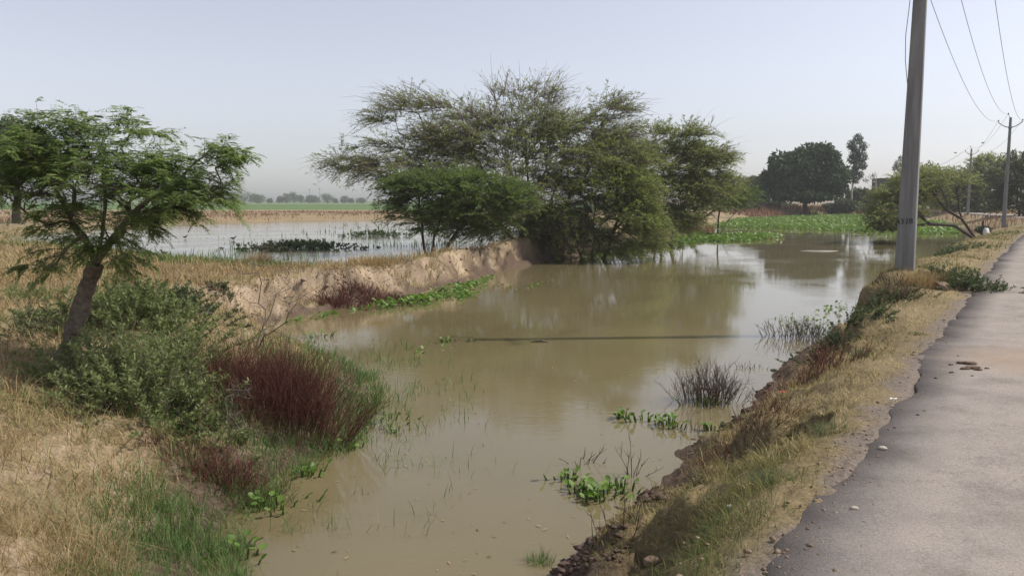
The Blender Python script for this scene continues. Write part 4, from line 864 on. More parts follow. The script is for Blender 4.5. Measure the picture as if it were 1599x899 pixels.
x, y = scatter(430000, 2.6, 62, -39, 39); z, d1, d2, dr, c = land(x, y); left = x < XC(y); U = RNG.uniform(size=len(x)); R_ = np.hypot(x, y)
n1, n2 = fbm(x * .55, y * .55, 31, 3), fbm(x * 2.3, y * 2.3, 77, 3)
n3 = fbm(x * 5.5, y * 5.5, 78, 2)
cut = np.zeros(len(x))
for nx_, ny_, rx_, ry_, nd in NOTCH: cut = np.maximum(cut, (((x - nx_) / rx_) ** 2 + ((y - ny_) / ry_) ** 2) < 1.15)
bare_path = np.exp(-(((x - 5.6) / 1.2) ** 2 + ((y - 11.3) / .45) ** 2))
# right verge
m = (~left) & (cut < .5) & (dr > -.12) & (d1 > .3) & (dr < 9) & (U < np.clip(sstep(.0, .5, dr) * (.45 + 1.8 * np.clip(n2 - .22, 0, 1)) * np.clip((n3 - .25) * 4, .2, 1) * sstep(.15, .6, d1) * (1 - .85 * bare_path), 0, 1))
tall = np.clip((n1 - .5) * 4, 0, 1)[m]; k = m.sum()
grass("verge_grass", x[m], y[m], z[m], (RNG.uniform(.025, .085, k) + tall * RNG.uniform(0, .08, k)) * (1 + R_[m] * .02), .0036, RNG.uniform(.3, 1.5, k), RNG.normal(.52, .24, k) - (n1[m] - .45) * 1.8 + (n3[m] - .5) * .6, 'verge', "short straw and olive grass along the road verge")
# ragged weeds on the right bank's slope
x2, y2 = scatter(60000, 4.5, 20, -2, 30); z2, d1b, _, drb, _ = land(x2, y2); n4 = fbm(x2 * 1.6, y2 * 1.6, 84, 3)
m2 = (x2 > XC(y2)) & (d1b > .22) & (d1b < 1.7) & (drb > .35) & (RNG.uniform(size=len(x2)) < np.clip((n4 - .25) * 1.5, .08, .75) * (1 - .7 * sstep(1.1, 1.7, d1b))); k = m2.sum()
grass("bank_weeds", x2[m2], y2[m2], z2[m2], RNG.uniform(.04, .13, k) + np.clip((n4[m2] - .5) * 4, 0, 1) * RNG.uniform(0, .14, k), .0038, RNG.uniform(.2, 1.5, k), RNG.normal(.38, .25, k) + (n4[m2] - .5), 'verge', "ragged dry weeds on the slope between verge grass and pond")
# left bank and bund, dry
green_spot = np.exp(-(((x + 3.4) / 1.4) ** 2 + ((y - 8.2) / 2.2) ** 2)) + .9 * np.exp(-(((x + 6.5) / 1.5) ** 2 + ((y - 9.6) / 1.5) ** 2)) + .8 * np.exp(-(((x + 5.5) / 1.6) ** 2 + ((y - 12) / 1.8) ** 2))
scarp = c[..., 2] * (d1 < .55 * c[..., 0] + .9 * (n2 - .5))
m = left & (d1 > .45) & (d2 > .2) & (R_ < 60) & (U < np.clip(.45 + 1.5 * (n2 - .3), .15, 1) * np.clip((n3 - .22) * 4, .22, 1) * (1 - .55 * sstep(.3, .8, scarp)) * (1 - .55 * np.clip(green_spot, 0, 1)))
k = m.sum(); tall = np.clip((n1 - .38) * 3, 0, 1)[m]
grass("dry_bank_grass", x[m], y[m], z[m], RNG.uniform(.08, .22, k) + tall * RNG.uniform(.0, .24, k) + (.06 + .16 * RNG.uniform(size=k) * c[m][:, 2]) * (R_[m] > 13), .0034, RNG.uniform(.35, 1.65, k), RNG.normal(.42, .2, k) + (n1[m] - .55) * .9 + green_spot[m] * .5, 'drygrass', "tangled straw-coloured grass covering the left bank and the bund", .8)
# shore grass around the red bush, and sparse blades standing in the water
x, y = scatter(130000, 4.5, 17, -32, 2); z, d1, d2, dr, c = land(x, y); U = RNG.uniform(size=len(x)); n2 = fbm(x * 1.8, y * 1.8, 78, 3); left = x < XC(y)
m = left & (d1 > -.25) & (d1 < 2.1) & (y < 12.5) & (U < np.clip((n2 - .22) * 2.4, 0, .9) * (1 - .96 * sstep(.3 + .5 * (y > 7), .95 + .9 * (y > 7), d1))); k = m.sum()
grass("shore_grass", x[m], y[m], np.maximum(z[m], WZ - .03), RNG.uniform(.08, .26, k), .004, RNG.uniform(.2, 1.3, k), RNG.normal(.4, .25, k) + (RNG.uniform(size=k) < .12) * .5, 'marsh', "lush green grass at the water's edge around the red bush")
m = left & (d1 < -.02) & (d1 > -1.6) & (y > 6) & (y < 15) & (U < .22 * np.exp(d1 * 1.6) * np.clip((n2 - .35) * 4, 0, 1) + .10 * np.exp(-(((x + 1.8) / .9) ** 2 + ((y - 11.5) / 2.2) ** 2)) * np.clip((n2 - .3) * 4, 0, 1)); k = m.sum()
grass("water_grass", x[m], y[m], np.full(k, WZ - .02), RNG.uniform(.06, .26, k), .0035, RNG.uniform(.1, 1.2, k), RNG.normal(.5, .25, k), 'marsh', "thin green blades standing in the shallow water by the red bush")
x, y = scatter(700, 5, 14, -14, 14); z, d1, d2, dr, c = land(x, y); m = (d1 < -.1) & (RNG.uniform(size=len(x)) < .12); k = m.sum()
grass("stray_reeds", x[m], y[m], np.full(k, WZ - .02), RNG.uniform(.05, .2, k), .004, RNG.uniform(.2, 1.6, k), RNG.normal(.75, .2, k), 'drygrass', "stray broken reed blades poking out of the near pond")
# marsh in front of the flooded field
x, y = scatter(60000, 17, 40, -36, -3); z, d1, d2, dr, c = land(x, y); U = RNG.uniform(size=len(x)); n2 = fbm(x * .8, y * .8, 79, 3)
m = (d2 > -1.8) & (d2 < 3.2) & (d1 > 2.2) & (x < -4.2) & (U < sstep(-4.8, -7.5, x) * np.clip((n2 - .2) * 2.4, 0, 1) * (1 - .7 * sstep(-.2, -1.6, d2))); k = m.sum()
grass("marsh_grass", x[m], y[m], np.maximum(z[m], RZ - .03), RNG.uniform(.12, .34, k), .008, RNG.uniform(.1, .9, k), RNG.normal(.45, .22, k), 'marsh', "bright green marsh grass at the near edge of the flooded field")
# reeds and weeds standing in the flooded field
x, y = scatter(14000, 22, 78, -34, 6); d2 = sdist(x, y, REAR); n2 = fbm(x * .35, y * .35, 80, 3); m = (d2 < -.3) & (RNG.uniform(size=len(x)) < np.clip((n2 - .52) * 5, 0, 1) * sstep(-20, -8, x) + np.exp(d2 * 1.0) * .3); k = m.sum()
grass("flooded_reeds", x[m], y[m], np.full(k, RZ - .03), RNG.uniform(.10, .42, k), .012, RNG.uniform(.05, .8, k), RNG.normal(.2, .15, k), 'marsh', "scattered dark reeds standing in the flooded field")
# brown reed belt behind the far hyacinth and dry grass by the far shore
bx, by = [], []
for (pa, pb, d0, d1_, n) in [(1110, 1345, 122, 152, 7500), (1020, 1130, 55, 72, 2200), (1330, 1480, 118, 136, 1800), (1400, 1600, 58, 118, 1700)]:
    dd = RNG.uniform(d0, d1_, n); pp = RNG.uniform(pa, pb, n); bx.append((pp - 799.5) / F_PX * dd); by.append(dd)
x, y = np.concatenate(bx), np.concatenate(by); z, d1, d2, dr, c = land(x, y); m = (d1 > .2) & (dr > .5) & (d2 > .5) & (fbm(x * .25, y * .25, 81, 2) > .33); k = m.sum()
grass("brown_reeds", x[m], y[m], z[m], np.where(y[m] > 90, RNG.uniform(.5, 1.35, k), RNG.uniform(.25, .7, k)), .02, RNG.uniform(.1, .8, k), RNG.normal(.5, .25, k), 'brownreed', "belt of brown dry reeds behind the far hyacinth raft")
x, y = scatter(9000, 74, 125, -34, 1); z, d1, d2, dr, c = land(x, y); m = (d2 > .2) & (d1 > 3) & (fbm(x * .12, y * .12, 82, 3) > .42); k = m.sum()
grass("stubble", x[m], y[m], z[m], RNG.uniform(.15, .45, k), .02, RNG.uniform(.2, 1.2, k), RNG.normal(.4, .25, k), 'brownreed', "brown stubble on the field behind the flooded patch")

# dry tufts that stand out
def tuft(px, py, h, spread, n, mat, label, name="grass_tuft", cat="grass tuft", lean=(.1, 1.0), rn=(.5, .2), w=.004, base=None, group="grass tufts"):
    b = at_ground(px, py, dz=0) if base is None else np.asarray(base, float); mb = MB(); a = RNG.uniform(0, 2 * math.pi, n); r = RNG.uniform(0, 1, n) ** .7 * spread
    P_ = np.stack([b[0] + r * np.cos(a), b[1] + r * np.sin(a), np.full(n, b[2] - .02)], 1); ww = np.maximum(w, b[1] * .0007)
    mb.blades(P_ - [0, 0, 0], RNG.uniform(.45, 1, n) * h, np.full(n, ww), a + RNG.normal(size=n) * .6, RNG.uniform(*lean, n), np.clip(RNG.normal(*rn, n), 0, 1))
    return obj(name, mb, M[mat], label=label, cat=cat, group=group)
tuft(403, 415, .55, .40, 420, 'drygrass', "brownish dry tuft on the bund in front of the flooded field", rn=(.25, .15))
tuft(490, 412, .50, .85, 900, 'drygrass', "widest straw tuft on the bund below the green weed patch", rn=(.5, .12))
tuft(585, 412, .38, .8, 600, 'drygrass', "low straw tuft on the bund right of the widest one", rn=(.5, .15))
tuft(1432, 447, .42, .30, 520, 'drygrass', "upright straw tuft at the foot of the nearest pole", rn=(.55, .12), lean=(.1, .8))
tuft(1460, 440, .30, .35, 360, 'drygrass', "straw tuft just right of the one at the nearest pole", rn=(.55, .2))
tuft(1212, 752, .10, .16, 360, 'weed_dark', "dark green grass tuft by the road nearest the camera", "green_tuft", lean=(.3, 1.3))
tuft(1302, 674, .09, .16, 320, 'weed_dark', "dark green grass tuft right of the bigger earth hump", "green_tuft", lean=(.3, 1.3))
tuft(1352, 556, .12, .16, 300, 'weed_dark', "dark green tuft at the bare path across the verge", "green_tuft", lean=(.3, 1.3))
tuft(1432, 522, .07, .10, 150, 'weed_dark', "small green tuft in the grass below the nearest pole", "green_tuft", lean=(.3, 1.3))
tuft(845, 872, .13, .10, 160, 'marsh', "green grass clump standing in the water at the bottom edge", "green_tuft", lean=(.1, .9), base=G(845, 876, WZ))

# ------------------------------------------------------------------ shrubs
def shrub(name, label, px, py, w, dpt, h, n, leafn, leaf, lw, mat, seed, stem='twig', mean_r=.5, cat="shrub", base=None, droop=.2, sr=.004):
    """many leafy stems rising from a patch"""
    rng = np.random.default_rng(seed); b = at_ground(px, py, dz=0) if base is None else np.asarray(base, float)
    o = rng.normal(size=(n, 2)) * .33; P_ = np.stack([b[0] + o[:, 0] * w, b[1] + o[:, 1] * dpt, np.zeros(n)], 1); P_[:, 2] = np.maximum(land(P_[:, 0], P_[:, 1])[0], WZ - .05) - .03
    if base is not None: P_[:, 2] = np.maximum(P_[:, 2], b[2] - .05)
    hh = h * rng.uniform(.45, 1.0, n) * (1 - .35 * np.clip(np.hypot(o[:, 0], o[:, 1]) / .7, 0, 1)); dr_ = unit(np.stack([o[:, 0] * 1.2, o[:, 1] * 1.2, np.full(n, .9)], 1) + rng.normal(size=(n, 3)) * .22)
    t = np.array([0, .35, .7, 1.0])[None, :, None]; L = P_[:, None] + dr_[:, None] * hh[:, None, None] * t + np.array([0, 0, -1]) * droop * hh[:, None, None] * t ** 2 * np.hypot(dr_[:, 0], dr_[:, 1])[:, None, None]
    st, lf = MB(), MB(); st.tubes(L, sr * np.array([[1, .8, .6, .3]]), 4)
    j = np.repeat(np.arange(n), leafn); m = len(j); s_ = rng.uniform(.2, 1, m) ** .8; k = np.minimum((s_ * 3).astype(int), 2); f = (s_ * 3 - k)[:, None]; q = L[j, k] * (1 - f) + L[j, k + 1] * f
    a = rng.uniform(0, 2 * math.pi, m); ld = np.stack([np.cos(a), np.sin(a), rng.uniform(-.3, .9, m)], 1) + dr_[j] * .5
    lf.leaves(q, ld, rng.uniform(.6, 1.2, m) * leaf, lw, np.clip(rng.normal(mean_r, .2, m), 0, 1), fold=.06)
    root = empty(name, b, label=label, cat=cat); obj("stems", st, M[stem], root); obj("foliage", lf, M[mat], root)
    return root
shrub("leafy_shrub", "largest grey-green leafy shrub below the acacia, left of the red bush", 205, 622, .85, .7, .84, 330, 40, .055, .017, 'weed', 301)
shrub("leafy_shrub", "green shrub between the largest shrub and the red bush", 285, 572, .5, .6, .6, 130, 34, .055, .016, 'weed', 302)
shrub("leafy_shrub", "darker shrub beside the acacia trunk, behind the largest shrub", 205, 508, 1.3, .9, .80, 240, 34, .075, .022, 'weed', 303, mean_r=.35)
shrub("leafy_shrub", "dark bushy shrub on the bund end right of the acacia trunk", 245, 490, 1.1, .7, .7, 170, 32, .075, .022, 'weed_dark', 304)
shrub("leafy_shrub", "brownish green weeds left of the acacia trunk", 95, 520, 1.0, .8, .5, 110, 22, .06, .015, 'weed_dark', 305, mean_r=.75)
shrub("leafy_shrub", "low green weeds on the slope between the largest shrub and the water", 300, 655, .7, .5, .32, 130, 24, .05, .014, 'weed', 315, mean_r=.4)
shrub("leafy_shrub", "low green weeds at the left edge behind the acacia trunk", 40, 470, 1.4, 1.0, .4, 110, 22, .06, .016, 'weed', 316, mean_r=.6)
shrub("leafy_shrub", "small dark plant hanging on the pale scarp of the bund", 352, 462, .5, .3, .35, 40, 22, .07, .025, 'weed_dark', 306)
shrub("leafy_shrub", "green bush on the waterline left of the nearest pole", 1322, 522, .7, .8, .42, 130, 24, .055, .022, 'weed_dark', 307, mean_r=.55)
shrub("leafy_shrub", "dark bush in the washed-out hollow beside the road past the pole", 1500, 452, 1.1, .8, .50, 190, 26, .06, .022, 'weed_dark', 308)
shrub("leafy_shrub", "dark weeds hanging down the bank face left of the nearest pole", 1368, 482, 1.0, .7, .34, 170, 22, .05, .018, 'weed_dark', 314, mean_r=.6)
shrub("leafy_shrub", "low weeds on the far waterline of the verge", 1475, 398, 1.6, 1.6, .5, 120, 20, .09, .03, 'weed_dark', 309)
shrub("leafy_shrub", "small green plant on top of the bund by the flooded water", 655, 398, .5, .4, .45, 50, 22, .08, .03, 'weed_dark', 310)
shrub("leafy_shrub", "low dark scrub on the bund under the drooping mesquite", 880, 392, 2.2, .8, .9, 150, 24, .10, .03, 'weed_dark', 311)
shrub("weed_patch", "green weed patch growing in the middle of the flooded field", 0, 0, 3.2, 3.4, .55, 230, 22, .12, .06, 'weed_dark', 312, cat="weeds", base=np.append(G(465, 388, RZ)[:2], RZ), mean_r=.55)
shrub("weed_patch", "dark weeds in the flooded water by the low mesquite", 0, 0, 2.6, 3.0, .5, 120, 18, .12, .05, 'weed_dark', 313, cat="weeds", base=np.append(G(590, 368, RZ)[:2], RZ), mean_r=.3)

def stems(name, label, px, py, w, dpt, h, n, mat, seed, br=4, lean=.25, r=.0035, base=None, cat="dry bush", mean=.5, group=None, flat=None):
    """bushes of bare upright stems with short side shoots"""
    rng = np.random.default_rng(seed); b = at_ground(px, py, dz=0) if base is None else np.asarray(base, float)
    o = rng.normal(size=(n, 2)) * .33; o = np.clip(o, -.75, .75); P_ = np.stack([b[0] + o[:, 0] * w, b[1] + o[:, 1] * dpt, np.zeros(n)], 1); P_[:, 2] = np.maximum(land(P_[:, 0], P_[:, 1])[0], WZ - .04) - .02
    if flat is not None: P_[:, 2] = np.minimum(P_[:, 2], b[2] + flat)
    hh = h * rng.uniform(.5, 1.0, n) * (1 - .3 * np.clip(np.hypot(o[:, 0], o[:, 1]) / .7, 0, 1)); d = unit(np.stack([o[:, 0] * lean * 2.2, o[:, 1] * lean * 2.2, np.ones(n)], 1) + rng.normal(size=(n, 3)) * lean * .5)
    bd = rng.normal(size=(n, 3)) * [.2, .2, 0]; t = np.array([0, .4, .75, 1.0])[None, :, None]; L = P_[:, None] + d[:, None] * hh[:, None, None] * t + bd[:, None] * hh[:, None, None] * t ** 2
    rv = np.clip(rng.normal(mean, .22, n), 0, 1); rr = max(r, b[1] * .00035); root = empty(name, b, label=label, cat=cat, group=group)
    j = np.repeat(np.arange(n), max(br, 1)); m = len(j); s_ = rng.uniform(.25, .95, m); k = np.minimum((s_ * 3).astype(int), 2); f = (s_ * 3 - k)[:, None]; q = L[j, k] * (1 - f) + L[j, k + 1] * f
    sd = unit(d[j] + rng.normal(size=(m, 3)) * .45); ll = hh[j] * rng.uniform(.12, .35, m); L2 = q[:, None] + sd[:, None] * ll[:, None, None] * np.array([0, .5, 1.0])[None, :, None] + np.array([0, 0, .25]) * ll[:, None, None] * np.array([0, .25, 1.0])[None, :, None]
    r2 = np.clip(rv[j] + rng.normal(size=m) * .1, 0, 1); g1, g2 = rr * np.array([[1, .85, .65, .3]]), rr * .7 * np.array([[1, .8, .4]])
    if n <= 40:                                   # few enough to pick apart: each stalk its own part
        for i_ in range(n):
            mb = MB(); mb.tubes(L[i_:i_ + 1], g1, 4, rv[i_:i_ + 1]); mb.tubes(L2[j == i_], g2, 3, r2[j == i_]); obj("stalk", mb, M[mat], root)
    else:
        mb = MB(); mb.tubes(L, g1, 3, rv); mb.tubes(L2, g2, 3, r2); obj("stems", mb, M[mat], root)
    return root
stems("red_bush", "big dark red bush of dry stems at the left water's edge", 0, 0, 1.30, .60, 1.0, 2000, 'reddry', 401, 4, .30, .0026, base=np.append(G(396, 684, -.93)[:2], -.93), flat=.06)
stems("red_bush", "low reddish dry patch in the grass below the big red bush", 350, 752, .75, .5, .26, 700, 'reddry', 402, 4, .6, .0025)
stems("red_bush", "dark red dry bush on the foot of the bund scarp", 0, 0, 1.7, .8, .42, 420, 'reddry', 403, 4, .7, .003, base=at_ground(578, 470, dz=0))
stems("red_bush", "smaller red bush left of the one on the bund scarp", 525, 480, .9, .5, .30, 260, 'reddry', 404, 5, .55, .003)
stems("stem_clump", "largest clump of bare dark stems standing in water near the right bank", 0, 0, .50, .45, .62, 190, 'darkstem', 411, 5, .22, .003, base=G(1104, 626, WZ), cat="water plant", mean=.45)
stems("stem_clump", "dark bare stems in the water by the green waterline bush", 0, 0, .9, .9, .50, 120, 'darkstem', 412, 4, .25, .003, base=G(1252, 528, WZ), cat="water plant")
stems("stem_clump", "reddish dry weeds on the right bank above the largest stem clump", 1262, 592, .8, .8, .38, 200, 'reddry', 413, 5, .35, .0028)
stems("stem_clump", "reddish weeds on the muddy bank below the bigger earth hump", 1165, 690, .7, .6, .24, 170, 'reddry', 414, 4, .5, .0025)
stems("stem_clump", "few broken dark stalks fanning out of the water, left of the right-hand ones", 0, 0, .20, .16, .30, 12, 'darkstem', 415, 1, .9, .005, base=G(912, 722, WZ), cat="water plant")
stems("stem_clump", "thin forked stalk standing in the water before the muddy bank", 0, 0, .14, .14, .42, 9, 'darkstem', 416, 3, .5, .004, base=G(985, 742, WZ), cat="water plant")
stems("stem_clump", "thin stalks in water beside the rear hyacinth clump", 0, 0, .35, .3, .32, 18, 'darkstem', 417, 2, .3, .0035, base=G(1075, 676, WZ), cat="water plant")
stems("stem_clump", "single dark seed stalks on the near right bank", 958, 836, .25, .25, .33, 8, 'darkstem', 418, 2, .25, .004)
stems("stem_clump", "sparse dark twigs at the foot of the nearest pole", 1395, 450, .5, .4, .45, 36, 'darkstem', 419, 3, .5, .0035)
stems("stem_clump", "low dark stalks in open water left of the waterline bush", 0, 0, .6, .5, .18, 30, 'darkstem', 420, 2, .5, .003, base=G(1165, 575, WZ), cat="water plant")
stems("stem_clump", "tangle of dead twigs round the thicket's feet on the bund", 905, 385, 3.0, 1.0, 1.6, 260, 'darkstem', 421, 5, .5, .006, mean=.7)
stems("stem_clump", "brown dead weeds on the bank face below the nearest pole", 1392, 470, .9, .7, .34, 130, 'darkstem', 422, 4, .5, .003, mean=.8)
bsap = at_ground(400, 548); bare_tree("bare_sapling", "leafless grey sapling arching behind the red bush", bsap, [(D(392, 408, bsap[1] + .3), .016), (D(452, 440, bsap[1]), .012), (D(330, 470, bsap[1]), .010), (D(498, 470, bsap[1] - .2), .010), (D(430, 505, bsap[1] - .4), .010)], 431, category="sapling", mat='twig', sub=5, sublen=.5)
bsap = at_ground(370, 660); bare_tree("dry_twig", "thin forked dead twig in front of the red bush", bsap, [(D(342, 600, bsap[1] - .1), .010), (D(395, 620, bsap[1] - .1), .008), (D(352, 640, bsap[1] - .2), .007)], 432, category="twig", mat='twig', sub=3, sublen=.2)

# ------------------------------------------------------------------ water hyacinth
def in_poly(px_poly, n, z):
    Pg = np.array([G(a, b_, z)[:2] for a, b_ in px_poly]); lo, hi = Pg.min(0), Pg.max(0); x = RNG.uniform(lo[0], hi[0], n * 4); y = RNG.uniform(lo[1], hi[1], n * 4); d = sdist(x, y, Pg); k = np.where(d < 0)[0][:n]
    return x[k], y[k], -d[k]
def mat_of(name, poly, n, L, hmax, label, rough_edge=.0, thin=0.0):
    x, y, d = in_poly(poly, n, WZ); z0 = land(x, y)[0]; nn = fbm(x * .5, y * .5, 91, 3)
    gap = fbm(x * 1.7, y * 1.7, 92, 3); k = (RNG.uniform(size=len(x)) < np.clip(.12 + d * .9, 0, 1)) & (nn > thin) & (gap > (.36 if L < .2 else .30)) & (z0 < WZ + .25); x, y, nn = x[k], y[k], nn[k]; n = len(x)
    a = RNG.uniform(0, 2 * math.pi, n); tl = RNG.uniform(.1, .9, n); d_ = np.stack([np.cos(a) * np.cos(tl), np.sin(a) * np.cos(tl), np.sin(tl)], 1); nr = unit(np.stack([-np.cos(a) * np.sin(tl), -np.sin(a) * np.sin(tl), np.cos(tl)], 1) + RNG.normal(size=(n, 3)) * .25)
    z = np.maximum(WZ, z0[k]) + hmax * RNG.uniform(.08, 1, n) * np.clip(nn * 1.6, .3, 1)
    mb = MB(); LL = L * RNG.uniform(.65, 1.25, n); mb.roundleaves(np.stack([x, y, z], 1) - d_ * LL[:, None] * .5, d_, LL, LL * .8, np.clip(RNG.normal(.5, .2, n) + (nn - .5) * .6, 0, 1), nr)
    # swollen stalks under the leaves
    B_ = np.stack([x, y, z], 1) - d_ * LL[:, None] * .5; s0 = B_.copy(); s0[:, 2] = WZ - .03; s0[:, :2] -= d_[:, :2] * .05; q = RNG.uniform(size=n) < .5
    mb.tubes(np.stack([s0[q], B_[q]], 1), np.array([[L * .06, L * .03]]), 3, np.full(q.sum(), .35))
    return obj(name, mb, M['hyacinth'], label=label, cat="water plants", kind="stuff")
mat_of("water_hyacinth_raft", [(1105,354),(1150,343),(1250,338),(1345,337),(1400,341),(1470,347),(1500,355),(1508,366),(1440,367),(1375,364),(1300,361),(1230,358),(1160,358)], 17000, .28, .40, "bright green water hyacinth covering the far end of the pond")
mat_of("water_hyacinth_raft", [(1030,384),(1060,372),(1120,367),(1220,367),(1227,372),(1180,377),(1100,379),(1040,388)], 3600, .22, .28, "strip of hyacinth floating before the fallen branches")
mat_of("water_hyacinth_raft", [(540,487),(560,480),(640,462),(715,446),(775,430),(755,450),(740,466),(690,476),(600,484)], 2600, .115, .16, "hyacinth raft along the foot of the bund")
mat_of("water_hyacinth_raft", [(418,512),(450,500),(500,491),(560,479),(550,489),(500,497),(440,514)], 420, .10, .10, "narrow fringe of hyacinth at the left end of the bund foot", thin=.35)
mat_of("water_hyacinth_raft", [(850,411),(900,404),(960,393),(1045,381),(1035,389),(960,400),(900,409)], 1500, .17, .2, "hyacinth fringe under the drooping mesquite", thin=.3)
mat_of("water_hyacinth_raft", [(440,520),(520,520),(545,528),(500,534),(450,532)], 90, .07, .06, "sparse floating hyacinth bits behind the red bush", thin=.45)
mat_of("water_hyacinth_raft", [(750,447),(840,440),(880,432),(850,450),(770,455)], 120, .08, .06, "thin scatter of floating leaves right of the bund raft", thin=.45)
mat_of("floating_weeds", [(1195,500),(1320,470),(1335,490),(1300,515),(1250,540),(1215,520)], 330, .075, .10, "scattered floating weeds left of the waterline bush", thin=.5)
mat_of("floating_weeds", [(640,548),(690,524),(720,528),(700,540),(650,556)], 110, .07, .06, "small floating weeds in mid pond beyond the red bush", thin=.3)

leafmeshes = []
for v in range(4):
    mb = MB(); n = 9; a = np.linspace(-2.45, 2.45, n); rim = np.stack([.5 - .5 * np.cos(a) * 1.0, .40 * np.sin(a) * (1 + .12 * np.cos(2 * a)), .10 * np.abs(np.sin(a)) + .03 * np.sin(a * 2 + v)], 1)
    rim = np.stack([.52 - .52 * np.cos(np.linspace(.35, 2 * math.pi - .35, n)), .42 * np.sin(np.linspace(.35, 2 * math.pi - .35, n)), .10 * np.abs(np.sin(np.linspace(.35, 2 * math.pi - .35, n))) + .04 * np.sin(np.arange(n) * 1.3 + v)], 1)
    V = np.concatenate([[[0, 0, 0]], rim, [[.55, 0, -.02]]]); T = [[0, 1, n + 1], [n, 0, n + 1]] + [[k, k + 1, n + 1] for k in range(1, n)]
    mb.add(V, None, T, .30 + .18 * v); me = mb.mesh("leaf", True); me.materials.append(M['hyacinth']); leafmeshes.append(me)
def clump(px, py, n, spread, size, label, name="water_hyacinth", elong=(1, 1), group="hyacinth clumps in the near pond"):
    b = G(px, py, WZ); root = empty(name, b, label=label, cat="water plant", group=group); rt = MB()
    for k in range(n):
        o = RNG.normal(size=2) * spread * .5 * np.array(elong); a = math.atan2(o[1], o[0]) + RNG.normal() * .7; tilt = RNG.uniform(.0, .75); s_ = size * RNG.uniform(.6, 1.2)
        lf = bpy.data.objects.new("leaf", leafmeshes[RNG.integers(4)]); COL.objects.link(lf); lf.parent = root
        z = RNG.uniform(.01, .075) + size * .2
        lf.matrix_local = Matrix.Translation((o[0], o[1], z)) @ Matrix.Rotation(a, 4, 'Z') @ Matrix.Rotation(-tilt, 4, 'Y') @ Matrix.Rotation(RNG.normal() * .4, 4, 'X') @ Matrix.Scale(s_, 4)
        rt.tube(np.array([[o[0] * .8, o[1] * .8, -.04], [o[0] * .95, o[1] * .95, z * .6], [o[0], o[1], z]]) + b, [.007, .009, .004], 4, .3)
    obj("stalks", rt, M['hyacinth'], root)
clump(885, 748, 16, .16, .055, "hyacinth clump at the left tip of the near right raft", elong=(1.3, .6))
clump(905, 766, 18, .17, .06, "hyacinth clump second from the left of the near right raft")
clump(936, 776, 26, .16, .075, "densest hyacinth clump of the near right raft")
clump(968, 765, 20, .15, .06, "hyacinth clump touching the muddy bank")
clump(975, 652, 10, .10, .075, "bright hyacinth clump at the left tip of the rear right raft")
clump(1012, 658, 16, .20, .065, "middle hyacinth clump of the rear right raft", elong=(1.4, .5))
clump(1046, 664, 20, .16, .075, "hyacinth clump at the right end of the rear right raft")
clump(1112, 672, 8, .10, .06, "lone hyacinth clump between stalks near the right bank")
clump(1095, 632, 14, .30, .055, "hyacinth leaves round the foot of the largest stem clump", elong=(1.3, .6))
clump(430, 790, 22, .28, .06, "hyacinth clump at the bottom left shore", elong=(1.2, .8))
clump(465, 742, 18, .26, .06, "hyacinth clump on the left shore below the green grass", elong=(1.4, .6))
clump(545, 700, 16, .26, .055, "hyacinth clump off the grass right of the red bush", elong=(1.2, .7))
clump(600, 655, 14, .36, .05, "loose hyacinth leaves farthest out from the left shore", elong=(1.4, .6))
clump(620, 675, 7, .16, .05, "few hyacinth leaves in open water, nearest to mid pond")
clump(700, 534, 14, .4, .055, "small hyacinth clump alone in mid pond", elong=(1.6, .5))
clump(505, 526, 14, .30, .07, "hyacinth clump in the gap between bund and red bush", elong=(1.5, .5))
clump(375, 865, 14, .2, .06, "hyacinth clump at the very bottom left corner of the water")

# ------------------------------------------------------------------ earth humps, clods, stones, dung, litter
def lump(name, label, cat, loc, rad, mat, seed, group=None, rough=.35, n=12, flat=.0):
    rng = np.random.default_rng(seed); th = np.linspace(0, math.pi, n); ph = np.arange(2 * n) * math.pi / n; T_, P_ = np.meshgrid(th, ph, indexing='ij')
    d = np.stack([np.sin(T_) * np.cos(P_), np.sin(T_) * np.sin(P_), np.cos(T_)], -1); q = np.sign(d) * np.abs(d) ** .75; o = rng.uniform(0, 50)
    nz = fbm(d[..., 0] * 2.2 + o + d[..., 2] * 1.7, d[..., 1] * 2.2 - d[..., 2] * 2.1 + o, seed, 4) - .5; nz[0] = nz[0].mean(); nz[-1] = nz[-1].mean()
    V = (q * (1 + rough * 2 * nz[..., None]) * rad).reshape(-1, 3) + loc; i = np.arange(n - 1)[:, None] * 2 * n; j = np.arange(2 * n)[None, :]; j2 = (j + 1) % (2 * n)
    mb = MB(); mb.add(V, np.stack([i + j, i + 2 * n + j, i + 2 * n + j2, i + j2], -1).reshape(-1, 4)); return obj(name, mb, M[mat], smooth=False, label=label, cat=cat, group=group)
def hump(px, py, rx, ry, rz, label, seed, dz=0.0, mat='soilclod'):
    b = at_ground(px, py, dz=0); lump("earth_hump", label, "earth hump", b + [0, ry * .6, rz * .35 + dz], np.array([rx, ry, rz]), mat, seed, "eroded humps of the right bank", .4, 22)
hump(1470, 452, .13, .15, .09, "earth clod in the hollow beside the road past the pole", 503)
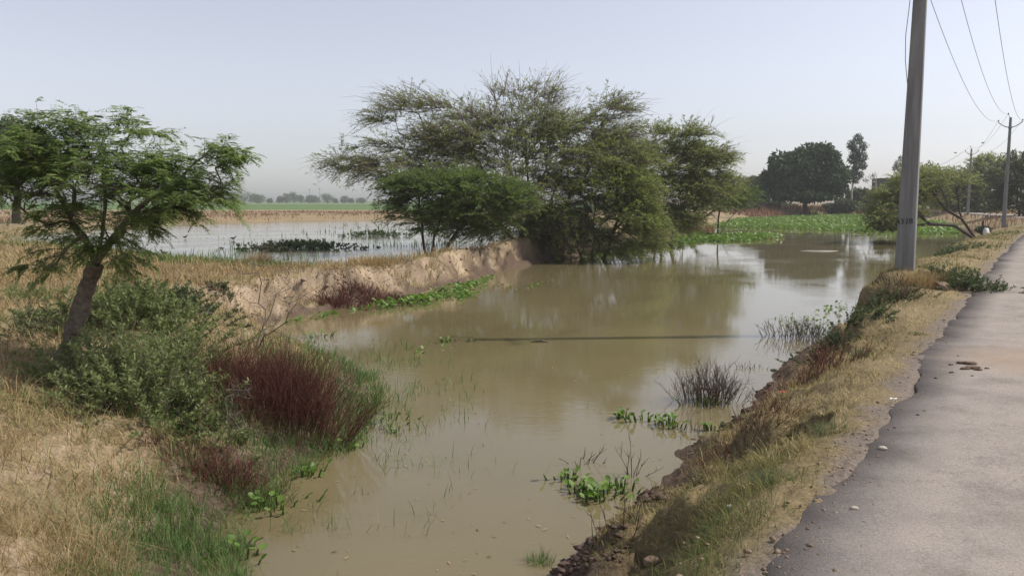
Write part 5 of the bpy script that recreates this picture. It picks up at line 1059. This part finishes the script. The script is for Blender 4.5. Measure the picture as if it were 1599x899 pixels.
# mud clods strewn along the right waterline
mb = MB(); x, y = scatter(24000, 5, 17, -4, 28); z, d1, d2, dr, c = land(x, y); n2 = fbm(x * 1.3, y * 1.3, 95, 2)
k = (d1 > -.12) & (d1 < .5) & (x > XC(y)) & (RNG.uniform(size=len(x)) < np.clip((n2 - .36) * 1.6, .02, .6)); x, y, z = x[k], y[k], z[k]
ico = np.array([[0, 0, 1], [.9, 0, .3], [.2, .9, .35], [-.75, .55, .25], [-.7, -.6, .3], [.25, -.9, .35], [.7, .55, -.4], [-.25, .85, -.4], [-.9, 0, -.35], [-.25, -.85, -.4], [.7, -.5, -.4], [0, 0, -1]])
fT = [[0,1,2],[0,2,3],[0,3,4],[0,4,5],[0,5,1],[1,6,2],[2,7,3],[3,8,4],[4,9,5],[5,10,1],[2,6,7],[3,7,8],[4,8,9],[5,9,10],[1,10,6],[11,7,6],[11,8,7],[11,9,8],[11,10,9],[11,6,10]]
n = len(x); s_ = RNG.gamma(1.3, .009, n) + .004; V = ico[None] * s_[:, None, None] * RNG.uniform(.35, 1.5, (n, 12, 1)) * [1.2, 1, .55]; V = V + np.stack([x, y, np.maximum(z, WZ - .02) + s_ * .25], 1)[:, None]
mb.add(V.reshape(-1, 3), None, (np.arange(n)[:, None, None] * 12 + np.array(fT)[None]).reshape(-1, 3)); obj("mud_clods", mb, M['mudclod'], label="dark wet mud clods along the right waterline", cat="mud", kind="stuff")
# broken soil fallen from the bund's cut face
x, y = scatter(60000, 13, 40, -24, 6); z, d1, d2, dr, c = land(x, y); n2 = fbm(x * 1.1, y * 1.1, 96, 2)
k = (d1 > .02) & (d1 < 1.25) & (x < XC(y)) & (c[..., 2] > .4) & (RNG.uniform(size=len(x)) < np.clip((n2 - .3) * .9, .02, .5)); x, y, z = x[k], y[k], z[k]; n = len(x); s_ = RNG.gamma(1.1, .012, n) + .008; mb = MB()
V = ico[None] * s_[:, None, None] * RNG.uniform(.4, 1.5, (n, 12, 1)) * [1.1, 1, .7]; V = V + np.stack([x, y, z], 1)[:, None]
mb.add(V.reshape(-1, 3), None, (np.arange(n)[:, None, None] * 12 + np.array(fT)[None]).reshape(-1, 3)); obj("bund_clods", mb, M['bundsoil'], label="broken clods on the cut face of the bund", cat="soil", kind="stuff")
# gravel along the road edge
mb = MB(); x, y = scatter(26000, 2.8, 22, 0, 40); z, d1, d2, dr, c = land(x, y); k = (np.abs(dr - .02) < .45) & (RNG.uniform(size=len(x)) < np.exp(-np.abs(dr) / .13) * .6); x, y, z, dr = x[k], y[k], z[k], dr[k]
n = len(x); s_ = RNG.gamma(1.5, .0028, n) + .002; V = ico[None] * s_[:, None, None] * RNG.uniform(.6, 1.3, (n, 12, 1)) * [1, 1, .7]; V = V + np.stack([x, y, np.maximum(z, 0.0) + s_ * .2], 1)[:, None]
mb.add(V.reshape(-1, 3), None, (np.arange(n)[:, None, None] * 12 + np.array(fT)[None]).reshape(-1, 3)); obj("gravel", mb, M['soilclod'], label="loose gravel along the broken road edge", cat="gravel", kind="stuff")

def road_z(x, y):
    d = -float(sdist(np.array([x]), np.array([y]), ROAD_POLY)[0]); u = np.clip(d / ROADW, 0, 1); return .035 * (1 - (2 * u - 1) ** 2)
def on_road(px, py):
    g = G(px, py, .02); return np.array([g[0], g[1], road_z(g[0], g[1])])
for k, (px, py, s_, w) in enumerate([(1485,568,.030,1.3),(1501,566,.045,1.6),(1515,567,.055,2.2),(1520,574,.05,2.2),(1508,575,.04,2),(1541,575,.028,1.3),(1486,580,.026,1.4),(1528,577,.035,1.8),(1518,586,.018,1.2),(1461,588,.018,1.2),(1496,554,.016,1.2)]):
    b = on_road(px, py); lump("dung_clump", ["lone round dung clump left of the others on the road", "dung clump at the left of the flat dung cake", "flattest dung cake in the middle of the road litter", "long dung smear in front of the flat cake", "flat dung crumb left of the long smear", "round dung clump at the right end of the row", "grey dung clump nearest the verge", "dung crumb right of the long smear",
       "tiny dung crumb in front of the row", "tiny crumb on the dark road edge strip", "tiny crumb behind the row of dung"][k], "dung", b + [0, 0, s_ * .12], np.array([s_ * w * .6, s_ * w * .42, s_ * .34]), 'dung', 520 + k, "dung clumps on the road", .5, 7)
for k, (px, py, s_, mt, lb) in enumerate([(1334,790,.022,'stone',"whitish stone on the road nearest the camera"), (1378,697,.03,'stone',"pale flat stone chip near the road edge by the bigger hump"), (1433,645,.012,'darkstem',"dark pebble on the road beside the straw verge")]):
    b = on_road(px, py); lump("stone", lb, "stone", b + [0, 0, s_ * .25], np.array([s_ * 1.0, s_ * .7, s_ * .4]), mt, 540 + k, None, .35, 7)
for k, (px, py, s_, mt, lb) in enumerate([(252,636,.07,'stone',"pale stone in the grass under the largest shrub"), (1018,880,.04,'soilclod',"brown lump of earth on the bottom right bank"), (1140,792,.014,'white',"tiny white pebble in the near verge grass")]):
    b = at_ground(px, py, dz=0); lump("stone", lb, "stone", b + [0, 0, s_ * .3], np.array([s_ * 1.4, s_, s_ * .8]), mt, 550 + k, None, .35, 8)
b = on_ground(*D(1540, 358, 49)[:2], 0); mb = MB(); V = [[-.16, -.09, -.1], [.16, -.09, -.1], [.16, .09, -.1], [-.16, .09, -.1], [-.15, -.08, .28], [.15, -.08, .28], [.15, .08, .28], [-.15, .08, .28], [-.08, -.06, .40], [.08, -.06, .40], [.08, .06, .40], [-.08, .06, .40]]
mb.add(np.array(V) + b, [[0, 1, 5, 4], [1, 2, 6, 5], [2, 3, 7, 6], [3, 0, 4, 7], [4, 5, 9, 8], [5, 6, 10, 9], [6, 7, 11, 10], [7, 4, 8, 11], [8, 9, 10, 11]]); obj("marker_stone", mb, M['white'], label="small whitish marker stone at the bend before the middle pole", cat="stone")
def scrap(name, px, py, s_, mat, label, cat):
    b = at_ground(px, py, dz=.03); V = np.array([[-1, -.4, 0], [-.2, -.5, .25], [.6, -.35, .1], [1, .1, .2], [.4, .5, .05], [-.4, .45, .3]]) * s_; V2 = V - [0, 0, s_ * .06]
    mb = MB(); mb.add(np.concatenate([V, V2]) + b, [[0, 1, 4, 5], [1, 2, 3, 4], [11, 10, 7, 6], [10, 9, 8, 7]] + [[k, k + 6, (k + 1) % 6 + 6, (k + 1) % 6] for k in range(6)]); obj(name, mb, M[mat], label=label, cat=cat)
scrap("wrapper", 1222, 620, .04, 'redlitter', "crumpled red wrapper in the dry bank weeds", "litter")
scrap("paper_scrap", 1394, 629, .035, 'white', "whitish paper strip in the straw verge at the road", "litter")
# pale sheet standing in for ripples on the far water; a stick afloat
b = G(1281, 392, WZ); a = np.linspace(0, 2 * math.pi, 28, endpoint=False); w = 1 + .15 * np.sin(a * 3) + .08 * np.sin(a * 7); V = np.stack([np.cos(a) * .85 * w, np.sin(a) * .55 * w, np.full(28, .012)], 1); V2 = V * [1.04, 1.04, 0] + [0, 0, -.004]
mb = MB(); mb.add(np.concatenate([V, V2, [[0, 0, .016]]]) + b, [[k, k + 28, (k + 1) % 28 + 28, (k + 1) % 28] for k in range(28)], [[k, (k + 1) % 28, 56] for k in range(28)]); obj("ripple_patch", mb, M['ripple'], label="pale sheet standing in for ripples on the far water", cat="ripple")
b = G(842, 534, WZ); mb = MB(); mb.tube(np.array([[-.16, 0, .0], [0, .02, .02], [.17, -.02, .0]]) + b, [.012, .016, .008], 5, .3, True); obj("floating_stick", mb, M['darkbark'], label="short dark stick afloat in mid pond", cat="stick")

x, y = scatter(2600, 5.2, 40, -20, 28); d1 = sdist(x, y, FRONT); n2 = fbm(x * .7, y * .7, 97, 3); k = (d1 < -.1) & (RNG.uniform(size=len(x)) < np.clip((n2 - .5) * 3, .01, .6) * .5 + .7 * np.exp(d1 * 2.5)); n = k.sum(); a = RNG.uniform(0, 6.28, n)
mb = MB(); mb.leaves(np.stack([x[k], y[k], np.full(n, WZ + .006)], 1), np.stack([np.cos(a), np.sin(a), RNG.uniform(0, .12, n)], 1), RNG.uniform(.02, .07, n), RNG.uniform(.006, .02, n), RNG.uniform(0, .9, n), np.tile([0, 0, 1.0], (n, 1)), .05)
obj("floating_debris", mb, M['drygrass'], label="dead leaves and straw bits drifting on the near pond", cat="debris", kind="stuff")
# ------------------------------------------------------------------ the hot hazy air
mb = MB(); mb.box((-900, -60, -3), (900, 900, 26)); hz = obj("haze", mb, None, kind="stuff", label="hot dusty haze over the whole plain", cat="haze")
m = bpy.data.materials.new("haze_air"); m.use_nodes = True; t = m.node_tree; t.nodes.clear(); o = t.nodes.new("ShaderNodeOutputMaterial"); v = t.nodes.new("ShaderNodeVolumePrincipled")
v.inputs['Color'].default_value = (.86, .88, .95, 1); v.inputs['Density'].default_value = .00045; v.inputs['Anisotropy'].default_value = .2; t.links.new(v.outputs[0], o.inputs['Volume']); hz.data.materials.append(m)
